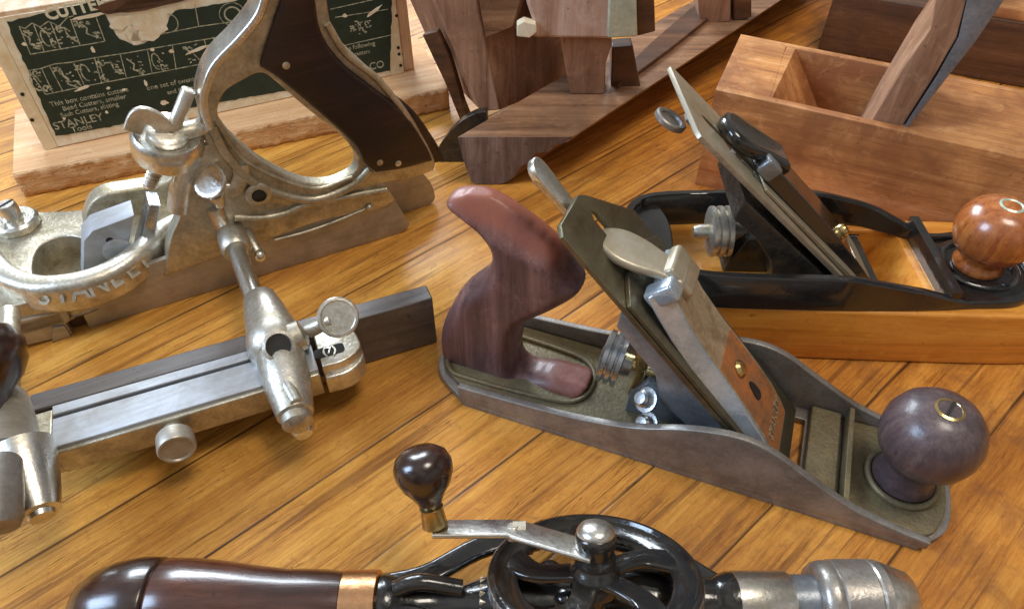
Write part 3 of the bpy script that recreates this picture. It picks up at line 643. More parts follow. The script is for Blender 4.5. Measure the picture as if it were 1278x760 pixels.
for (x,y) in ((357,82),(474,203),(497,204)):
    p=fC.uz(x,y,WH-.95); bm=BM(); lathe(bm,[(.2,0),(.2,.04),(.1,.08),(0,.08)],(p[0],WH-.95,p[1]),(0,-1,0),16); obj('rivet',bm,MAT['nickel'],gr)
# cutter adjuster: knurled wheel on a slanted screw with lugs
p0=fC.uz(186,234,.2); p1=fC.uz(236,112,.2); a_=V(p1[0]-p0[0],0,p1[1]-p0[1]).normalized(); P0=V(p0[0],.2,p0[1]); P1=V(p1[0],.2,p1[1])
bm=BM(); rod(bm,P0,P1,.32,.36); 
for k in range(9): lathe(bm,[(.34,0),(.40,.05),(.34,.1)],P0+a_*(.15+k*.22),a_,16)
obj('cutter_screw',bm,MAT['nickel'],C_,ang=50)
wc=P0.lerp(P1,.48); wa=(a_+V(-.25,-.35,.5)).normalized()
bm=BM(); lathe(bm,[(.5,-1.15),(1.4,-1.1),(1.72,-.75),(1.8,-.1),(1.76,.4),(1.6,.6),(1.5,.55),(1.0,.3),(.5,.3)],wc,wa,44,knurl(44,.006)); obj('adjusting_wheel',bm,MAT['chrome'],C_,ang=35)
bm=BM(); c=wc+wa*.55; lathe(bm,[(.9,-.3),(1.0,-.2),(1.0,.1),(.8,.25),(.5,.25)],c,wa,28)
sweep(bm,crv3([c+V(-1.5,0,.6),c+V(-.9,0,1.3),c+V(-.3,-.1,1.0),c+V(.1,-.1,.2)],5),rrect(.9,.35,.12),up=(0,1,0))
lp=[V(u,.3,z) for u,z in cz([(212,190),(222,168),(248,160),(262,150)],.3)]
sweep(bm,crv3(lp,5),circ(.45,10,.6),up=(0,1,0)); 
hb=[V(u,.3,z) for u,z in cz([(224,198),(232,210),(226,235),(222,262)],.3)]
sweep(bm,crv3(hb,5),circ(.6,12,.6),up=(0,1,0))
hook=[V(u,-.2,z) for u,z in cz([(276,238),(292,236),(300,222),(299,206)],-.2)]
sweep(bm,crv3(hook,6),rrect(.9,.32,.12),up=(0,1,0))
obj('adjuster_bracket',bm,MAT['nickel'],C_,ang=50)
# main rods (run across towards the fence)
RU,RZ=9.2,4.0
bm=BM(); rod(bm,V(RU,3.5,RZ),V(RU,-8.5,RZ),.52); obj('rod',bm,MAT['chrome'],C_,ang=40)
RU2=-2.75
bm=BM(); rod(bm,V(RU2,-.8,RZ-.6),V(RU2-.1,-13.2,RZ-.3),.52); obj('rod',bm,MAT['nickel_cast'],C_,ang=40)
bm=BM(); lathe(bm,[(.7,0),(.82,.15),(.85,.8),(.78,1.6),(.85,1.7),(.85,2.9),(.72,3.1),(.55,3.1)],V(RU,1.0,RZ),(0,-1,0),30)
bx=fC.uz(262,262,-.5); sweep(bm,crv3([V(RU-.3,.2,RZ),V(RU-.35,0,RZ+1.0),V(RU-.4,-.1,RZ+2.0)],4),circ(.5,12),up=(0,1,0))
# small side stud below the collar
rod(bm,V(RU+.75,.6,RZ-.3),V(RU+1.05,-1.9,RZ-.7),.42,.3); 
obj('rod_collar',bm,MAT['nickel'],C_,ang=50)
bm=BM(); ball(bm,V(RU+1.1,-2.1,RZ-.75),.36); obj('stud_end',bm,MAT['chrome'],C_)
def thumb(c,n,r,stem,mat,stemdir=None,name='thumbscrew'):
    bm=BM(); c=Vector(c); n=Vector(n).normalized(); 
    lathe(bm,[(0,-.16),(r*.7,-.15),(r*.96,-.1),(r,0),(r*.96,.1),(r*.8,.13),(r*.72,.1),(0,.11)],c,n,40,knurl(40,.012))
    rod(bm,c+stem*.0+stem.normalized()*r*.85,c+stem,.3); lathe(bm,[(.3,0),(.45,.1),(.45,.4),(.3,.5)],c+stem.normalized()*r*.92,stem,20)
    return obj(name,bm,mat,C_,ang=40)
thumb(fC.P(262,226,w=-.6),V(-.5,-.5,.72),1.0,V(.1,.3,-1.9),MAT['chrome'])
# collar post seen under the thumb screw
# cast arm with raised lettering
AZ=3.0
arm=cu_([(-14,322),(4,344),(25,359),(60,367),(108,361),(150,344),(184,318),(208,295),(235,283),(268,281)],AZ+.15)
armp=crv3([V(u,w_,AZ+.15) for u,w_ in arm],7)
def asec(f): return rrect(1.35,2.15-.4*abs(f-.4),.5,4)
bm=BM(); sweep(bm,armp,asec,up=(0,0,1))
for k in (0,): sweep(bm,[V(p.x,p.y,p.z) for p in armp[-12:]],circ(.75,12,.85),up=(0,0,1))
armo=obj('cast_arm',bm,MAT['nickel'],C_,ang=60)
bm=BM(); # letters set along the outer side of the arm, one by one, facing outward
word='STANLEY'; tot=sum((armp[i+1]-armp[i]).length for i in range(len(armp)-1))
def at_len(d):
    for i in range(len(armp)-1):
        l=(armp[i+1]-armp[i]).length
        if d<=l: return armp[i].lerp(armp[i+1],d/l),(armp[i+1]-armp[i]).normalized()
        d-=l
    return armp[-1],(armp[-1]-armp[-2]).normalized()
# nearest arm length to the picture places of the letters
import itertools
Ls=[]
acc=0
for i in range(len(armp)-1):
    Ls.append((acc,armp[i])); acc+=(armp[i+1]-armp[i]).length
def len_at(px,py):
    g=V(*fC.uw(px,py,AZ),0); return min(Ls,key=lambda q:(q[1].x-g.x)**2+(q[1].y-g.y)**2)[0]
l0=len_at(66,372); l1=len_at(172,334)
for k,ch in enumerate(word):
    p,t_=at_len(l0+(l1-l0)*k/6); side=t_.cross(V(0,0,1)).normalized()
    nrm=(side*.80+V(0,0,.6)).normalized(); up_=(V(0,0,.80)-side*.6).normalized()
    text(bm,ch,1.45,basis(p+side*.60+V(0,0,.42),t_,up_),.11,1,.02)
obj('raised_lettering',bm,MAT['nickel'],armo)
# sliding section bed
bm=BM()
slab=cu_([(-40,296,1),(-5,276),(22,262),(52,264),(112,260),(160,245),(204,232,1),(236,240),(240,258),(212,292),(190,312),(150,322),(60,372,1),(-30,392,1)],3.0)
basin=cu_([(40,330),(52,305),(85,294),(120,304),(140,325),(115,352),(75,366),(48,358)],3.0)
plate(bm,[crv(slab,5),crv(basin,6)],1.2,3.0,'uw',bev=.12)
bw=cu_([(40,330),(52,305),(85,294),(120,304),(140,325),(115,352),(75,366),(48,358)],3.0)
plate(bm,[crv(slab,5)],.9,1.3,'uw',bev=.02)
wallp=cu_([(112,268),(122,246),(150,236),(190,232),(212,222),(228,215)],3.2)
bk=cz([(106,272),(114,254),(132,243),(165,237),(205,229),(236,205),(250,205),(250,262),(205,262),(150,275),(108,282)],5.6)
plate(bm,[crv(bk,4)],5.6,7.0,'uz',bev=.2,bseg=3)
obj('sliding_section',bm,MAT['nickel_cast'],C_,ang=45)
bm=BM(); bh=fC.uw(140,322,3.0); b1=fC.uw(112,330,3.0)
blk=[(fC.uz(x,y,bh[1])) for x,y in ((103,350),(104,300),(115,287),(167,268),(161,300),(154,350))]
plate(bm,[blk],bh[1]-.1,bh[1]+1.6,'uz',bev=.08); holder=obj('cutter_clamp',bm,MAT['rail'],C_)
bm=BM(); hq=fC.uz(137,300,bh[1]-.1); lathe(bm,[(.2,0),(.2,.03),(0,.03)],(hq[0],bh[1]-.1,hq[1]),(0,-1,0),16); obj('screw_hole',bm,MAT['dark'],holder)
bm=BM(); cc=fC.uz(147,312,bh[1]-.1); lathe(bm,[(.8,0),(.8,.14),(.7,.2),(0,.2)],(cc[0],bh[1]-.1,cc[1]),(0,-1,0),28); obj('clamp_disc',bm,MAT['rail'],holder)
bm=BM(); pc=[(fC.uz(x,y,bh[1]-.2)) for x,y in ((186,255),(200,256),(184,340),(164,344))]
plate(bm,[pc],bh[1]-.3,bh[1]+1.2,'uz',bev=.06); obj('bed_cutter',bm,MAT['steel'],C_)
# top bolt
bm=BM(); bp=fC.P(22,280,z=3.1); bp=V(bp.x,bp.y,3.0)
lathe(bm,[(1.25,0),(1.3,.1),(1.3,.45),(1.15,.6),(.7,.6),(.6,.5)],bp,(0,0,1),36,knurl(36,.01)); lathe(bm,[(.55,.4),(.55,1.5),(.45,1.65),(0,1.65)],bp,(0,0,1),24)
ob_=obj('top_bolt',bm,MAT['chrome'],C_,ang=40)
bm=BM(); box(bm,bp+V(0,0,1.62),(1.0,.14,.12),Matrix.Rotation(.6,3,'Z')); obj('slot',bm,MAT['dark'],ob_)
# ---- fence, parallel to the skates
fwO=gp(540,372,3.6); fl=fC.loc(fwO); gl=fC.loc(gp(35,515,3.6))
FU1=fl.x; FW=fl.y; FU0=gl.x; FA=math.atan2(fl.y-gl.y,fl.x-gl.x)
ex=V(math.cos(FA),math.sin(FA),0); ey=V(-math.sin(FA),math.cos(FA),0)
def FM(): return Matrix(((ex.x,ey.x,0,fl.x),(ex.y,ey.y,0,fl.y),(0,0,1,0),(0,0,0,1)))
FMx=FM(); FL=(V(fl.x,fl.y,0)-V(gl.x,gl.y,0)).length
def fbox(bm,u0,u1,w0,w1,z0,z1,bev=0):
    hexa(bm,[FMx@V(*p) for p in ((u0,w0,z0),(u1,w0,z0),(u1,w1,z0),(u0,w1,z0),(u0,w0,z1),(u1,w0,z1),(u1,w1,z1),(u0,w1,z1))])
bm=BM(); fbox(bm,-FL,0,0,1.15,.03,3.6); obj('fence_board',bm,MAT['fence_wood'],C_,bev=.08)
def floc(px,py,z): p=fC.P(px,py,z=z); q=FMx.inverted()@p; return q
m0=floc(75,580,2.6); m1=floc(450,458,2.6)
mw=m0.y; bm=BM()
u0,u1=m0.x,floc(400,470,2.6).x
fbox(bm,u0,u1,-.62,-.02,2.7,3.62); fbox(bm,u0,u1,mw+.25,-.78,2.7,3.56)
fbox(bm,u0,u1,mw+.3,-.1,2.0,2.75)
fr_=obj('fence_rail',bm,MAT['rail'],C_,bev=.05)
bm=BM(); fbox(bm,u0,u1,mw,mw+.28,1.9,3.42); fbox(bm,u0-.9,u0,mw+.05,-.1,1.9,3.5)
rb=floc(120,566,2.7)
fence_face=obj('fence_rail_side',bm,MAT['nickel_cast'],C_,bev=.09,seg=3)
# right end clamp
e0=floc(385,400,3.7).x; e1=floc(452,440,2.6).x
bm=BM(); lo=crv([(e0,mw-.1,1),(e1-1.0,mw-.1),(e1-.1,mw+.5),(e1,mw+1.4),(e1-.2,-.15,1),(e0,-.15,1)],5)
plate(bm,[lo],1.9,3.1,M=FMx,bev=.12,bseg=3); lo2=[(a_*.985+e0*.015,b_*.9-.05) for a_,b_ in lo]
plate(bm,[lo2],3.0,3.75,M=FMx,bev=.1)
clamp=obj('fence_clamp',bm,MAT['nickel'],C_,ang=50)
bm=BM(); lc=floc(411,438,3.75); plate(bm,[rr_loop(lc.x-.75,lc.x+.75,lc.y-.32,lc.y+.32,.2)],3.72,3.78,M=FMx,bev=.01); mk=obj('maker_mark',bm,MAT['dark'],clamp)
bm=BM(); text(bm,'(7)',.62,basis(FMx@V(lc.x,lc.y,3.80),ex,ey),.02,1,.015); obj('mark_lettering',bm,MAT['nickel'],mk)
# socket + cone at the end of each rod
def socket(ru,w_start,w_end,zc,name,hole=True):
    bm=BM(); d=V(0,-1,0)
    lathe(bm,[(.6,0),(.85,.25),(1.05,1.3),(1.25,2.8),(1.45,3.6),(1.4,4.4),(1.0,5.0),(0,5.2)],V(ru,w_start,zc),d,36)
    o=obj(name,bm,MAT['nickel'],C_,ang=60)
    return o
SW=-6.2
sk=socket(9.45,SW,0,3.9,'rod_socket')
bm=BM(); hp=fC.P(348,432,z=5.15); nvec=V(.05,-.55,.83)
lathe(bm,[(.78,-.25),(.78,.0),(.62,.06),(.55,-.1),(.5,-.2)],hp,nvec,28); obj('screw_boss',bm,MAT['nickel'],sk,ang=50)
bm=BM(); lathe(bm,[(.56,0),(.56,.01),(0,.01)],hp+nvec*-.05,nvec,24); obj('screw_hole',bm,MAT['dark'],sk)
bm=BM(); e=fC.P(373,533,z=3.4); lathe(bm,[(1.15,0),(1.2,.6),(1.12,1.8),(.95,3.0),(.86,3.6),(.72,3.7),(.72,4.1),(.45,4.35),(0,4.4)],V(9.45,-10.9,3.9),V(e.x-9.45,e.y+10.9,e.z-3.9),30); obj('rod_tip',bm,MAT['nickel'],C_,ang=40)
bm=BM(); lathe(bm,[(.55,0),(.55,3.2),(.4,3.5),(0,3.5)],V(9.15,-11.6,3.0),V(.03,-1,-.12),20); rod(bm,V(9.0,-11.0,4.4),V(9.4,-14.5,4.3),.42,.3); obj('tip_screw',bm,MAT['chrome'],C_,ang=40)
# fence thumb screws
cpt=fC.P(422,396,z=5.4); st0=fC.P(385,412,z=4.6)
bm=BM(); n_=V(-.15,-.72,.68).normalized(); lathe(bm,[(0,-.2),(.75,-.18),(1.0,-.1),(1.02,.05),(.96,.14),(.85,.16),(.8,.1),(0,.1)],cpt,n_,40); rod(bm,cpt-V(.3,-.1,.1),st0,.35,.42); lathe(bm,[(.4,0),(.75,.1),(.8,.6),(.6,.8),(0,.8)],st0+V(-.2,0,-.1),V(-1,0,-.2),24)
obj('thumbscrew',bm,MAT['tan_metal'] if False else MAT['nickel'],C_,ang=40)
c0=FMx@V(floc(218,545,2.6).x,mw+.1,2.7); 
bm=BM(); d=(fC.x*0+V(-.0,-.9,.1)).normalized(); lathe(bm,[(.5,0),(.45,.4),(.7,.55),(.84,.7),(.86,1.45),(.8,1.55),(.7,1.55),(.65,1.47),(0,1.47)],c0,d,36,None); obj('lower_thumbscrew',bm,MAT['skate'],C_,ang=40)
# left rod end, collar, knob
bm=BM(); le=fC.P(54,648,z=3.3); ls=fC.P(28,560,z=4.2)
dd=(le-ls); L_=dd.length; lathe(bm,[(1.3,0),(1.2,L_*.3),(.9,L_*.75),(.78,L_*.9),(.55,L_*.92),(.5,L_*.98),(0,L_)],ls,dd,28); obj('rod_tip',bm,MAT['chrome'],C_,ang=40)
bm=BM(); s0=fC.P(3,492,z=4.4); s1=fC.P(5,572,z=4.2); lathe(bm,[(.8,0),(1.0,.3),(1.2,1.2),(1.35,2.4),(1.25,3.6),(.9,(s1-s0).length)],s0,s1-s0,32)
obj('rod_socket',bm,MAT['skate'],C_,ang=60)
bm=BM(); k0=fC.P(-8,575,z=5.4); k1=fC.P(-4,662,z=4.6); Lk=(k1-k0).length
lathe(bm,[(.9,0),(1.0,.15),(1.0,Lk*.55),(.95,Lk*.85),(.8,Lk*.97),(0,Lk)],k0,k1-k0,32); obj('fence_screw',bm,MAT['iron_body'],C_,ang=40)
bm=BM(); kk=fC.P(-20,520,z=5.0); kt=fC.P(-24,398,z=8.2); ax=kt-kk; Lk=ax.length
lathe(bm,[(1.0,0),(1.1,.2),(.9,Lk*.14),(1.1,Lk*.25),(1.55,Lk*.42),(1.75,Lk*.6),(1.6,Lk*.8),(1.0,Lk*.95),(0,Lk)],kk,ax,40); obj('fence_knob',bm,MAT['rosewood_gloss'],C_,ang=80)
# ================================================================== D: wooden plough plane
fD=Fr(None,O=(0,0),a=0)
fD.O=gp(612,237,0); 
D_=empty('plough_plane',fD,'brown wooden plough plane with moulded fence and arm held by a brass ring','plough plane')
def dl(p): return p-fD.O
def dg(x,y,z): return dl(gp(x,y,z))
def dy(x,y,Y): return dl(plane_hit(x,y,V(0,Y,0),V(0,1,0)))
def loft(bm,rings,cap=True):
    R=[[bm.verts.new(p) for p in r] for r in rings]; n=len(R[0])
    for A_,B_ in zip(R,R[1:]):
        for i in range(n): bm.faces.new((A_[i],A_[(i+1)%n],B_[(i+1)%n],B_[i]))
    bm.faces.new(list(reversed(R[0]))); bm.faces.new(R[-1])
zt=4.0; Ye=43.3
bm=BM()
prof=[(571,171),(578,200),(588,228),(600,234),(612,237),(624,237),(632,228),(642,221),(650,208),(662,203),(668,192),(684,190),(694,181),(708,178),(714,170),(716,157)]
pf_=[dy(x,y,Ye) for x,y in prof]; pf_=[V(p.x,p.y,min(max(p.z,.04),zt)) for p in pf_]; pf_[0].z=zt; pf_[-1].z=zt
fdir=V(math.cos(math.radians(48.5)),math.sin(math.radians(48.5)),0)
skew=lambda p:p+V(0,.0,0)
loft(bm,[[p+fdir*t_ for p in pf_] for t_ in (0,2,6,12,20,30,48)])
fo_=obj('fence',bm,[MAT['plough'],MAT['endgrain']],D_,bev=.06,ang=22)
for p in fo_.data.polygons:
    if abs(p.normal.y)>.95 and abs(p.center.y/S-.0)<3: p.material_index=1
bm=BM(); ends=[0,1,2,3,4]
st=[dg(x,y,zt+.01) for x,y in ((770,112),(800,92),(835,66),(880,30),(945,-20),(925,-30),(860,16),(812,58),(770,98))]
loft(bm,[[V(p.x,p.y,zt+.02) for p in st],[V(p.x,p.y,zt+.35) for p in st]]); obj('fence_step',bm,MAT['walnut'],fo_,bev=.05)
# body block, leaning
bm=BM()
P1_=dg(625,138,2.4); P2_=dg(713,101,2.4); P0_=dg(601,140,2.4); P3=P2_+V(-3.5,3.2,0); P4=P0_+V(-3.5,6.5,0)
Yb=P1_.y+fD.O.y
Q1=dy(592,-5,Yb-.1); Q0=dy(536,0,Yb+1.2); Q0=V(Q0.x,Q0.y,Q1.z)
Q2=dl(plane_hit(704,-5,gp(713,101,2.4),V(0,1,0))); Q2=V(Q2.x,Q2.y,Q1.z)
loft(bm,[[P0_,P1_,P2_,P3,P4],[Q0,Q1,Q2,Q2+V(-3.5,3.2,0),Q0+V(-3.5,6.5,0)]])
bd=obj('body',bm,MAT['plough_v'],D_,bev=.12,ang=25)
bm=BM(); n1=dy(608,60,Yb-.05); a=[dy(x,y,Yb-.3) for x,y in ((606,48),(640,34),(652,-10),(596,-10))]
b=[p+V(.8,1.5,0) for p in a]; loft(bm,[a,b]); obj('body_step',bm,MAT['plough'],bd,bev=.05,ang=25)
# iron skate under the body
bm=BM(); sk_=crv([(603,140,1),(590,143),(570,156),(551,178),(541,198,1),(552,208),(570,212,1),(608,212,1),(606,140,1)],6)
Ys=46.2; pts=[dy(x,y,Ys) for x,y in sk_]; pts=[V(p.x,p.y,max(p.z,.05)) for p in pts]
loft(bm,[pts,[p+V(.15,.7,0) for p in pts]]); obj('skate',bm,MAT['black_worn'],D_,bev=.04,ang=40)
bm=BM(); c1=[dy(x,y,Yb+.8) for x,y in ((527,44),(545,40),(560,70),(578,130),(586,150),(574,150),(556,105))]
loft(bm,[c1,[p+V(.2,.6,0) for p in c1]]); obj('skate_horn',bm,MAT['walnut'],D_,bev=.04)
# arm: leg standing on the fence, beam above, brass ring, peg
Ya=gp(735,118,zt).y
def slab(pts,Y,th,mat,name,parent,bev=.1,shift=(0,0)):
    bm=BM(); a=[dy(x,y,Y) for x,y in pts]; b=[p+V(shift[0],th,shift[1]) for p in a]; loft(bm,[a,b]); return obj(name,bm,mat,parent,bev=bev,ang=25)
leg=slab([(712,118),(755,118),(756,80),(764,55),(762,30),(695,30),(700,55)],Ya,2.2,MAT['plough_v'],'arm_leg',D_)
beam=slab([(664,48),(766,50),(766,-20),(668,-20),(656,2),(664,25)],Ya-.4,3.4,MAT['beech_pale'],'arm',D_,bev=.25)
slab([(758,49),(796,47),(794,-22),(760,-22)],Ya-.62,3.8,MAT['pewter'],'arm_ring',beam,bev=.15)
slab([(795,46),(818,40),(816,-22),(795,-22)],Ya-.3,3.2,MAT['walnut'],'arm_end',beam,bev=.1)
slab([(645,46),(661,48),(670,41),(669,31),(654,27),(645,32)],Ya-.9,.8,MAT['cream'],'arm_peg',beam,bev=.06)
slab([(762,118),(800,112),(790,58),(764,60)],Ya+1.2,1.5,MAT['walnut'],'wedge',D_,bev=.1)
Yc=gp(900,28,zt).y
slab([(874,30),(912,28),(912,-30),(868,-30)],Yc,2.5,MAT['plough_v'],'rear_arm_leg',D_); slab([(915,28),(938,22),(938,-30),(915,-30)],Yc+.3,2.5,MAT['walnut'],'rear_arm_end',D_)
# ================================================================== E: beech plane with wedge and iron
HE=7.5
fE=Fr((893,112),(1278,198),z=HE)
E_=empty('wooden_bench_plane',fE,'beech bench plane with a tall wedge and iron, in front of the dark plane','wooden plane','wooden planes at the back')
eb=[(0,0,1),(30,0,1),(30,8.8,1),(-.1,8.8,1)]
throat=[fE.uw(x,y,HE) for x,y in ((962,120),(1028,138),(1083,150),(1124,160))]
tw0=.42; th_=[(3.45,tw0),(12.0,tw0),(11.2,8.2),(6.0,8.2),(3.0,7.9)]
th_=[fE.uw(962,121,HE),(fE.uw(1124,163,HE)[0],fE.uw(962,121,HE)[1]),(10.9,8.2),(8.9,8.35),(2.9,8.35)]
bm=BM(); plate(bm,[[(0,0),(34,0),(34,8.95),(-.5,8.95)],th_],1.0,HE,'uw',bev=.07)
plate(bm,[[(0,0),(34,0),(34,8.95),(-.5,8.95)]],.02,1.01,'uw')
ua,ub=th_[0],th_[4]
plate(bm,[[(ua[0]-.5,.95),(ua[0]+4.6,.95),(ua[0]+.1,HE-.03),(ua[0]-.5,HE-.03)]],.3,8.4,'uz')
obj('body',bm,MAT['beech'],E_,ang=30)
def ez(pts,w): return [fE.uz(x,y,w) for x,y in pts]
bm=BM(); wq=ez([(1087,152),(1125,160),(1166,96),(1194,48),(1214,-30),(1172,-30),(1161,37),(1130,80)],.75)
d0=V(wq[0][0]-wq[7][0],0,wq[0][1]-wq[7][1]).normalized()
wq=[(wq[0][0]+d0.x*4,wq[0][1]+d0.z*4),(wq[1][0]+d0.x*4-.4,wq[1][1]+d0.z*4)]+wq[1:]
wq=[wq[0]]+wq[1:]
plate(bm,[wq],.75,7.4,'uz',bev=.1); wd=obj('wedge',bm,MAT['wedge_wood'],E_,ang=30)
bm=BM(); iq=ez([(1127,160),(1133,160),(1218,52),(1262,-12),(1216,-40),(1196,48),(1168,98)],.6)
iq=[(iq[0][0]+d0.x*4,iq[0][1]+d0.z*4),(iq[1][0]+d0.x*4,iq[1][1]+d0.z*4)]+iq[1:]
plate(bm,[iq],.62,5.9,'uz',bev=.04); obj('blade',bm,MAT['steel_blue'],E_,ang=30)
# ================================================================== F: dark plane body behind
fF=Fr(None,O=(gp(1020,62,0).x,gp(1020,62,0).y),a=fE.a+.02)
F_=empty('dark_wooden_plane',fF,'dark brown wooden plane body lying behind the beech plane','wooden plane','wooden planes at the back')
bm=BM(); hF=5.3
plate(bm,[[(0,0),(40,0),(40,6.5),(0,6.5)]],.02,hF,'uw',bev=.15); obj('body',bm,MAT['walnut'],F_,ang=30)
bm=BM(); plate(bm,[[(12.0,.25),(40,.25),(40,6.3),(12.0,6.3)]],hF-.05,hF+.9,'uw',bev=.15); obj('body_cap',bm,MAT['beech'],F_,ang=30)
bm=BM(); plate(bm,[[(9.3,hF-.3),(11.8,hF-.3),(13.6,hF+5),(12.0,hF+5)]],1.2,5.2,'uz',bev=.1); obj('wedge',bm,MAT['walnut'],F_,ang=30)
# ================================================================== G: rough board, H: box with printed label
fG=Fr((35,245),(565,135))
G_=empty('rough_board',fG,'short rough sawn pine board under the labelled box','board')
bm=BM(); hG=1.95
gp_=[(-.15,0),(31.8,0),(32.2,9.5),(-.6,9.5)]
NX=90
plate(bm,[gp_],.03,hG,'uw',bev=.06); obj('board_top',bm,MAT['pine'],G_,ang=30)
bm=BM(); # torn, furry sawn edge facing the viewer
g=[]; 
for i in range(NX+1):
    u=-.15+31.95*i/NX; col=[]
    for j in range(7):
        z=.05+(hG-.1)*j/6; col.append(bm.verts.new(V(u,-.03-random.random()*.22,z)))
    g.append(col)
for i in range(NX):
    for j in range(6): bm.faces.new((g[i][j],g[i+1][j],g[i+1][j+1],g[i][j+1]))
ge=bm.edges[:]; r=bmesh.ops.extrude_face_region(bm,geom=bm.faces[:]); 
for v in [x for x in r['geom'] if isinstance(x,bmesh.types.BMVert)]: v.co.y=.05
obj('sawn_edge',bm,MAT['rough_pine'],G_,ang=180)
fH=Fr((62,187),(507,91),z=hG)
H_=empty('cutter_box',fH,'wooden box with torn dark green printed label, standing on the rough board','box',z=0)
WB=27.2; zb=hG+.02; ztop=11.6
bm=BM()
lean=.35
hexa(bm,[(-.35,.12,zb),(WB-.2,.12,zb),(WB-.2,5.5,zb),(0,5.5,zb),(-.35,.12+lean,ztop),(WB-.2,.12+lean,ztop),(WB-.2,5.5,ztop),(0,5.5,ztop)])
bx_=obj('carcass',bm,MAT['pine_box'],H_,bev=.06)
bm=BM(); 
def hb_(u0,u1,z0,z1,y0=0.0,th=.13,bm=bm):
    f=lambda z:(z-zb)/(ztop-zb)*lean
    hexa(bm,[(u0,y0+f(z0),z0),(u1,y0+f(z0),z0),(u1,y0+th+f(z0),z0),(u0,y0+th+f(z0),z0),(u0,y0+f(z1),z1),(u1,y0+f(z1),z1),(u1,y0+th+f(z1),z1),(u0,y0+th+f(z1),z1)])
hb_(-.25,.55,zb,ztop-.2); obj('front_strip',bm,MAT['cream'],H_,bev=.03)
bm=BM(); hb_(WB-1.25,WB-.1,zb,ztop-.2,bm=bm); obj('front_strip',bm,MAT['cream'],H_,bev=.03)
bm=BM(); hb_(.58,WB-1.28,zb+.05,ztop-.3,bm=bm); bk=obj('label_backing',bm,MAT['torn_paper'],H_)
# side post at the right
bm=BM(); hexa(bm,[(WB+.0,.3,zb),(WB+.9,.3,zb),(WB+.9,4.5,zb),(WB,4.5,zb),(WB,.3+lean,ztop),(WB+.9,.3+lean,ztop),(WB+.9,4.5,ztop),(WB,4.5,ztop)]); obj('side_board',bm,MAT['pine_box'],H_,bev=.05)
fz=lambda z:(z-zb)/(ztop-zb)*lean
def hp(px,py,off=0.0):
    u,z=fH.uz(px,py,.0); 
    y=fz(z); u,z=fH.uz(px,py,y-.02); return (u,z)
def lab(bm,pts,y0,th,M=None):
    """flat cut-out lying on the leaning front"""
    ZM=basis((0,y0,zb),(1,0,0),V(0,lean/(ztop-zb),1)); 
    plate(bm,[[(p[0],p[1]-zb) for p in pts]],0,th,M=ZM)
# green label with torn edge: pieces measured on the front
bm=BM()
edge=[]
def jag(pts,amp,step=.35):
    out=[]
    for (a,b),(c,d) in zip(pts,pts[1:]+pts[:1]):
        L=math.hypot(c-a,d-b); n=max(1,int(L/step))
        for k in range(n): out.append((a+(c-a)*k/n+random.uniform(-amp,amp),b+(d-b)*k/n+random.uniform(-amp,amp)))
    return out
green=[hp(x,y) for x,y in ((8,28),(60,16),(128,-2),(132,18),(137,30),(150,50),(172,58),(205,42),(212,22),(218,14),(245,10),(300,0),(490,-45),(487,88),(430,100),(330,118),(250,132),(180,148),(130,160),(70,170))]
lab(bm,jag(green,.05),-.005,-.05 if False else .04); 
gl_=obj('label',bm,MAT['label_green'],H_,ang=20)
# print: rows of framed cutter drawings, lines of text
ML=lambda u,z,y=-.058: basis((u,y+fz(z),z),(1,0,0),V(0,lean/(ztop-zb),1))
bm=BM()
for k,(px,py,ch) in enumerate(((64,14,'C'),(78,11,'U'),(91,8,'T'),(103,6,'T'),(115,3,'E'),(127,0,'R'))):
    u,z=hp(px,py+4); text(bm,ch,1.0,ML(u,z),.012,1,.04)
obj('label_title',bm,MAT['ink_bold'],gl_)
bm=BM()
def line(p,q,w=.05):
    p=V(p[0],fz(p[1])-.042,p[1]); q=V(q[0],fz(q[1])-.042,q[1]); d=(q-p)
    if d.length<1e-4: return
    n=V(-d.z,0,d.x).normalized()*w/2; y=V(0,-.015,0)
    v=[bm.verts.new(x) for x in (p-n,q-n,q+n,p+n,p-n+y,q-n+y,q+n+y,p+n+y)]
    for f in ((3,2,1,0),(4,5,6,7),(0,1,5,4),(1,2,6,5),(2,3,7,6),(3,0,4,7)): bm.faces.new([v[i] for i in f])
def poly(pts,w=.05,closed=False):
    pts=list(pts)+([pts[0]] if closed else [])
    for a,b in zip(pts,pts[1:]): line(a,b,w)
def pp(l): return [hp(x,y) for x,y in l]
poly(pp([(24,33),(38,68),(130,52)]),.06)
poly(pp([(24,33),(31,36),(40,29),(50,34),(60,27),(68,30),(73,34),(84,22),(92,20)]),.06)
for (a,b) in (((42,31),(55,64)),((63,28),(76,62)),((88,24),(100,57)),((120,22),(131,52))): line(hp(*a),hp(*b),.06)
# profiles inside the first row
def glyph(cx,cz_,w,h,kind):
    r=random.Random(kind*7+3)
    if kind%3==0: poly([(cx-w/2,cz_+h/2),(cx-w*.1,cz_+h*.1),(cx-w*.3,cz_-h*.2),(cx+w*.3,cz_-h/2)],.09)
    elif kind%3==1: poly([(cx-w*.3+ .5*w*math.cos(t*.7)*.6,cz_+h*.5*math.sin(t*.7)) for t in range(8)],.08)
    else: poly([(cx-w*.4,cz_+h*.4),(cx+w*.1,cz_+h*.4),(cx+w*.1,cz_),(cx+w*.4,cz_-h*.4)],.09)
    for _ in range(7): x=cx+r.uniform(-w,w)*.5; z=cz_+r.uniform(-h,h)*.5; line((x,z),(x+r.uniform(-.15,.25),z+r.uniform(-.1,.1)),.08)
for k,(x,y) in enumerate(((40,50),(62,47),(82,43),(111,37))): c=hp(x,y); glyph(c[0],c[1],.8,1.1,k)
